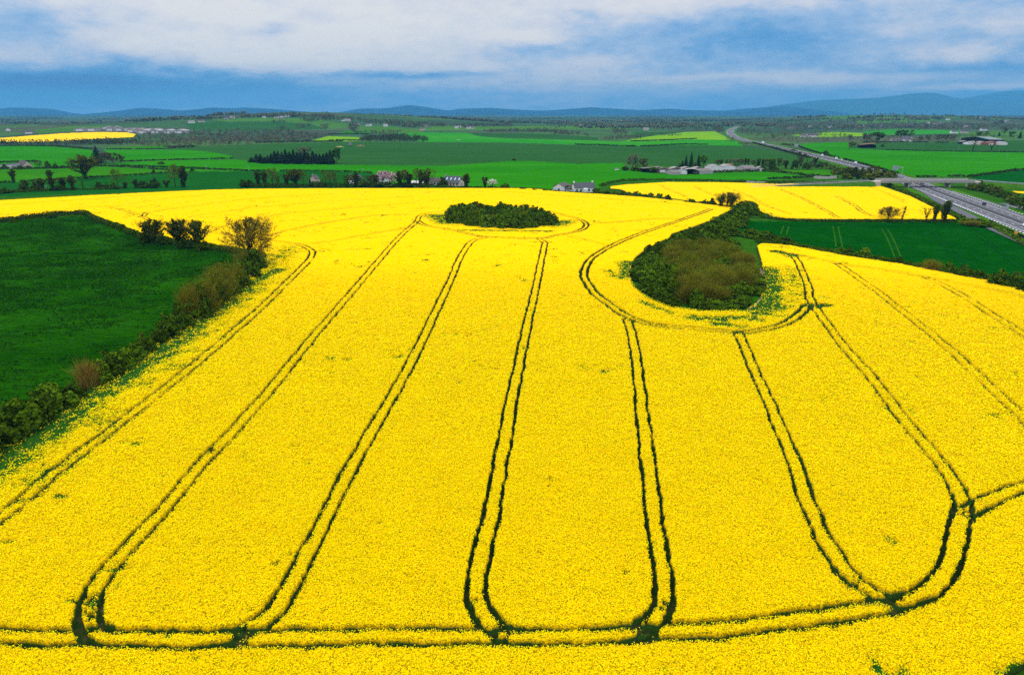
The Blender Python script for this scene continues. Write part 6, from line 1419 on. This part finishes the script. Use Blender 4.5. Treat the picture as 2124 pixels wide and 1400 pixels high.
vehicle(1676, 320, 'car', 'red', 'red car on the motorway beside the teal wheat')
vehicle(1708, 324.5, 'van', 'white', 'white van on the far carriageway near the red car')
vehicle(1735, 331, 'van', 'white', 'white van on the far carriageway, second before the bridge')
vehicle(1744, 333.5, 'car', 'silver', 'silver car following the second white van')
vehicle(1771, 340.5, 'van', 'white', 'white van nearest to the olive bushes before the bridge')
vehicle(1912, 383.5, 'car', 'dark', 'dark car on the carriageway just under the bridge')
vehicle(2118, 471, 'car', 'silver', 'silver car at the right edge of the photo on the near stretch of motorway')
vehicle(1574, 290, 'car', 'silver', 'tiny silver car on the motorway bend')
# trodden soil beside the teardrop thicket, and wheel lines in the wheat
def strip_on_ground(pts, w, m, name, dz=.06, wob=.35):
    s = spline(PL(pts)[:, :2], .6); tn = np.gradient(s, axis=0); tn /= np.linalg.norm(tn, axis=1)[:, None]; nr = np.stack([tn[:, 1], -tn[:, 0]], -1)
    L = np.concatenate([[0], np.cumsum(np.linalg.norm(np.diff(s, axis=0), axis=1))]); hw = w/2*(1-wob+2*wob*vn(L, L*0, 2.5, 5)); t = L/L[-1]; hw = hw*np.clip(np.minimum(t, 1-t)*9, .15, 1)
    sh = (vn(L, L*0, 4, 6)-.5)*w*.5
    A = s+nr*(sh+hw)[:, None]; B = s+nr*(sh-hw)[:, None]; n = len(s)
    V = np.vstack([np.column_stack([A, H(A[:, 0], A[:, 1])+dz]), np.column_stack([B, H(B[:, 0], B[:, 1])+dz])]); i = np.arange(n-1)
    tag(link(name, mesh(name, V, [np.stack([i, i+1, i+n+1, i+n], -1)[:, ::-1]], [m])), kind='structure')
strip_on_ground([(1575, 556), (1582, 572), (1587, 592), (1587, 608), (1578, 626), (1562, 640), (1550, 650)], 1.5, MAT['path_soil'], 'path')
strip_on_ground([(1312, 550), (1306, 565), (1304, 582), (1310, 598), (1322, 612)], 1.0, MAT['path_soil'], 'path')
strip_on_ground([(540, 540), (550, 538), (558, 535)], 3.2, MAT['path_soil'], 'path')
MAT['wheel_pale'] = plain('pale_wheel_line', (.022, .078, .004), 1, 0, .25, .8); MAT['wheel_dark'] = plain('dark_wheel_line', (.002, .038, .004), 1, 0, .25, .8)
for k, (pts, m) in enumerate([([(1631, 469), (1628, 478), (1625, 487)], 'wheel_pale'), ([(1733, 470), (1737, 490), (1741, 513)], 'wheel_pale'), ([(1835, 475), (1850, 503), (1863, 534)], 'wheel_pale'), ([(1929, 474), (1963, 510), (1995, 548)], 'wheel_dark'), ([(2014, 474), (2068, 516), (2124, 562), (2200, 620)], 'wheel_dark'), ([(1600, 467), (1717, 467), (1842, 469), (1985, 470)], 'wheel_dark')]):
    s = PL(pts)[:, :2]
    for sd_ in (-1.2, 1.2):
        q = spline(s, 2.0); tn = np.gradient(q, axis=0); tn /= np.linalg.norm(tn, axis=1)[:, None]; q = q+np.stack([tn[:, 1], -tn[:, 0]], -1)*sd_
        L = np.arange(len(q)); hw = .28*(.7+.6*vn(L, L*0, 3, k)); nr = np.stack([tn[:, 1], -tn[:, 0]], -1)
        A = q+nr*hw[:, None]; B = q-nr*hw[:, None]; n = len(q); i = np.arange(n-1)
        V = np.vstack([np.column_stack([A, H(A[:, 0], A[:, 1])+.05]), np.column_stack([B, H(B[:, 0], B[:, 1])+.05])])
        tag(link('wheel_track', mesh('wheel_track', V, [np.stack([i, i+1, i+n+1, i+n], -1)[:, ::-1]], [MAT[m]])), kind='structure')
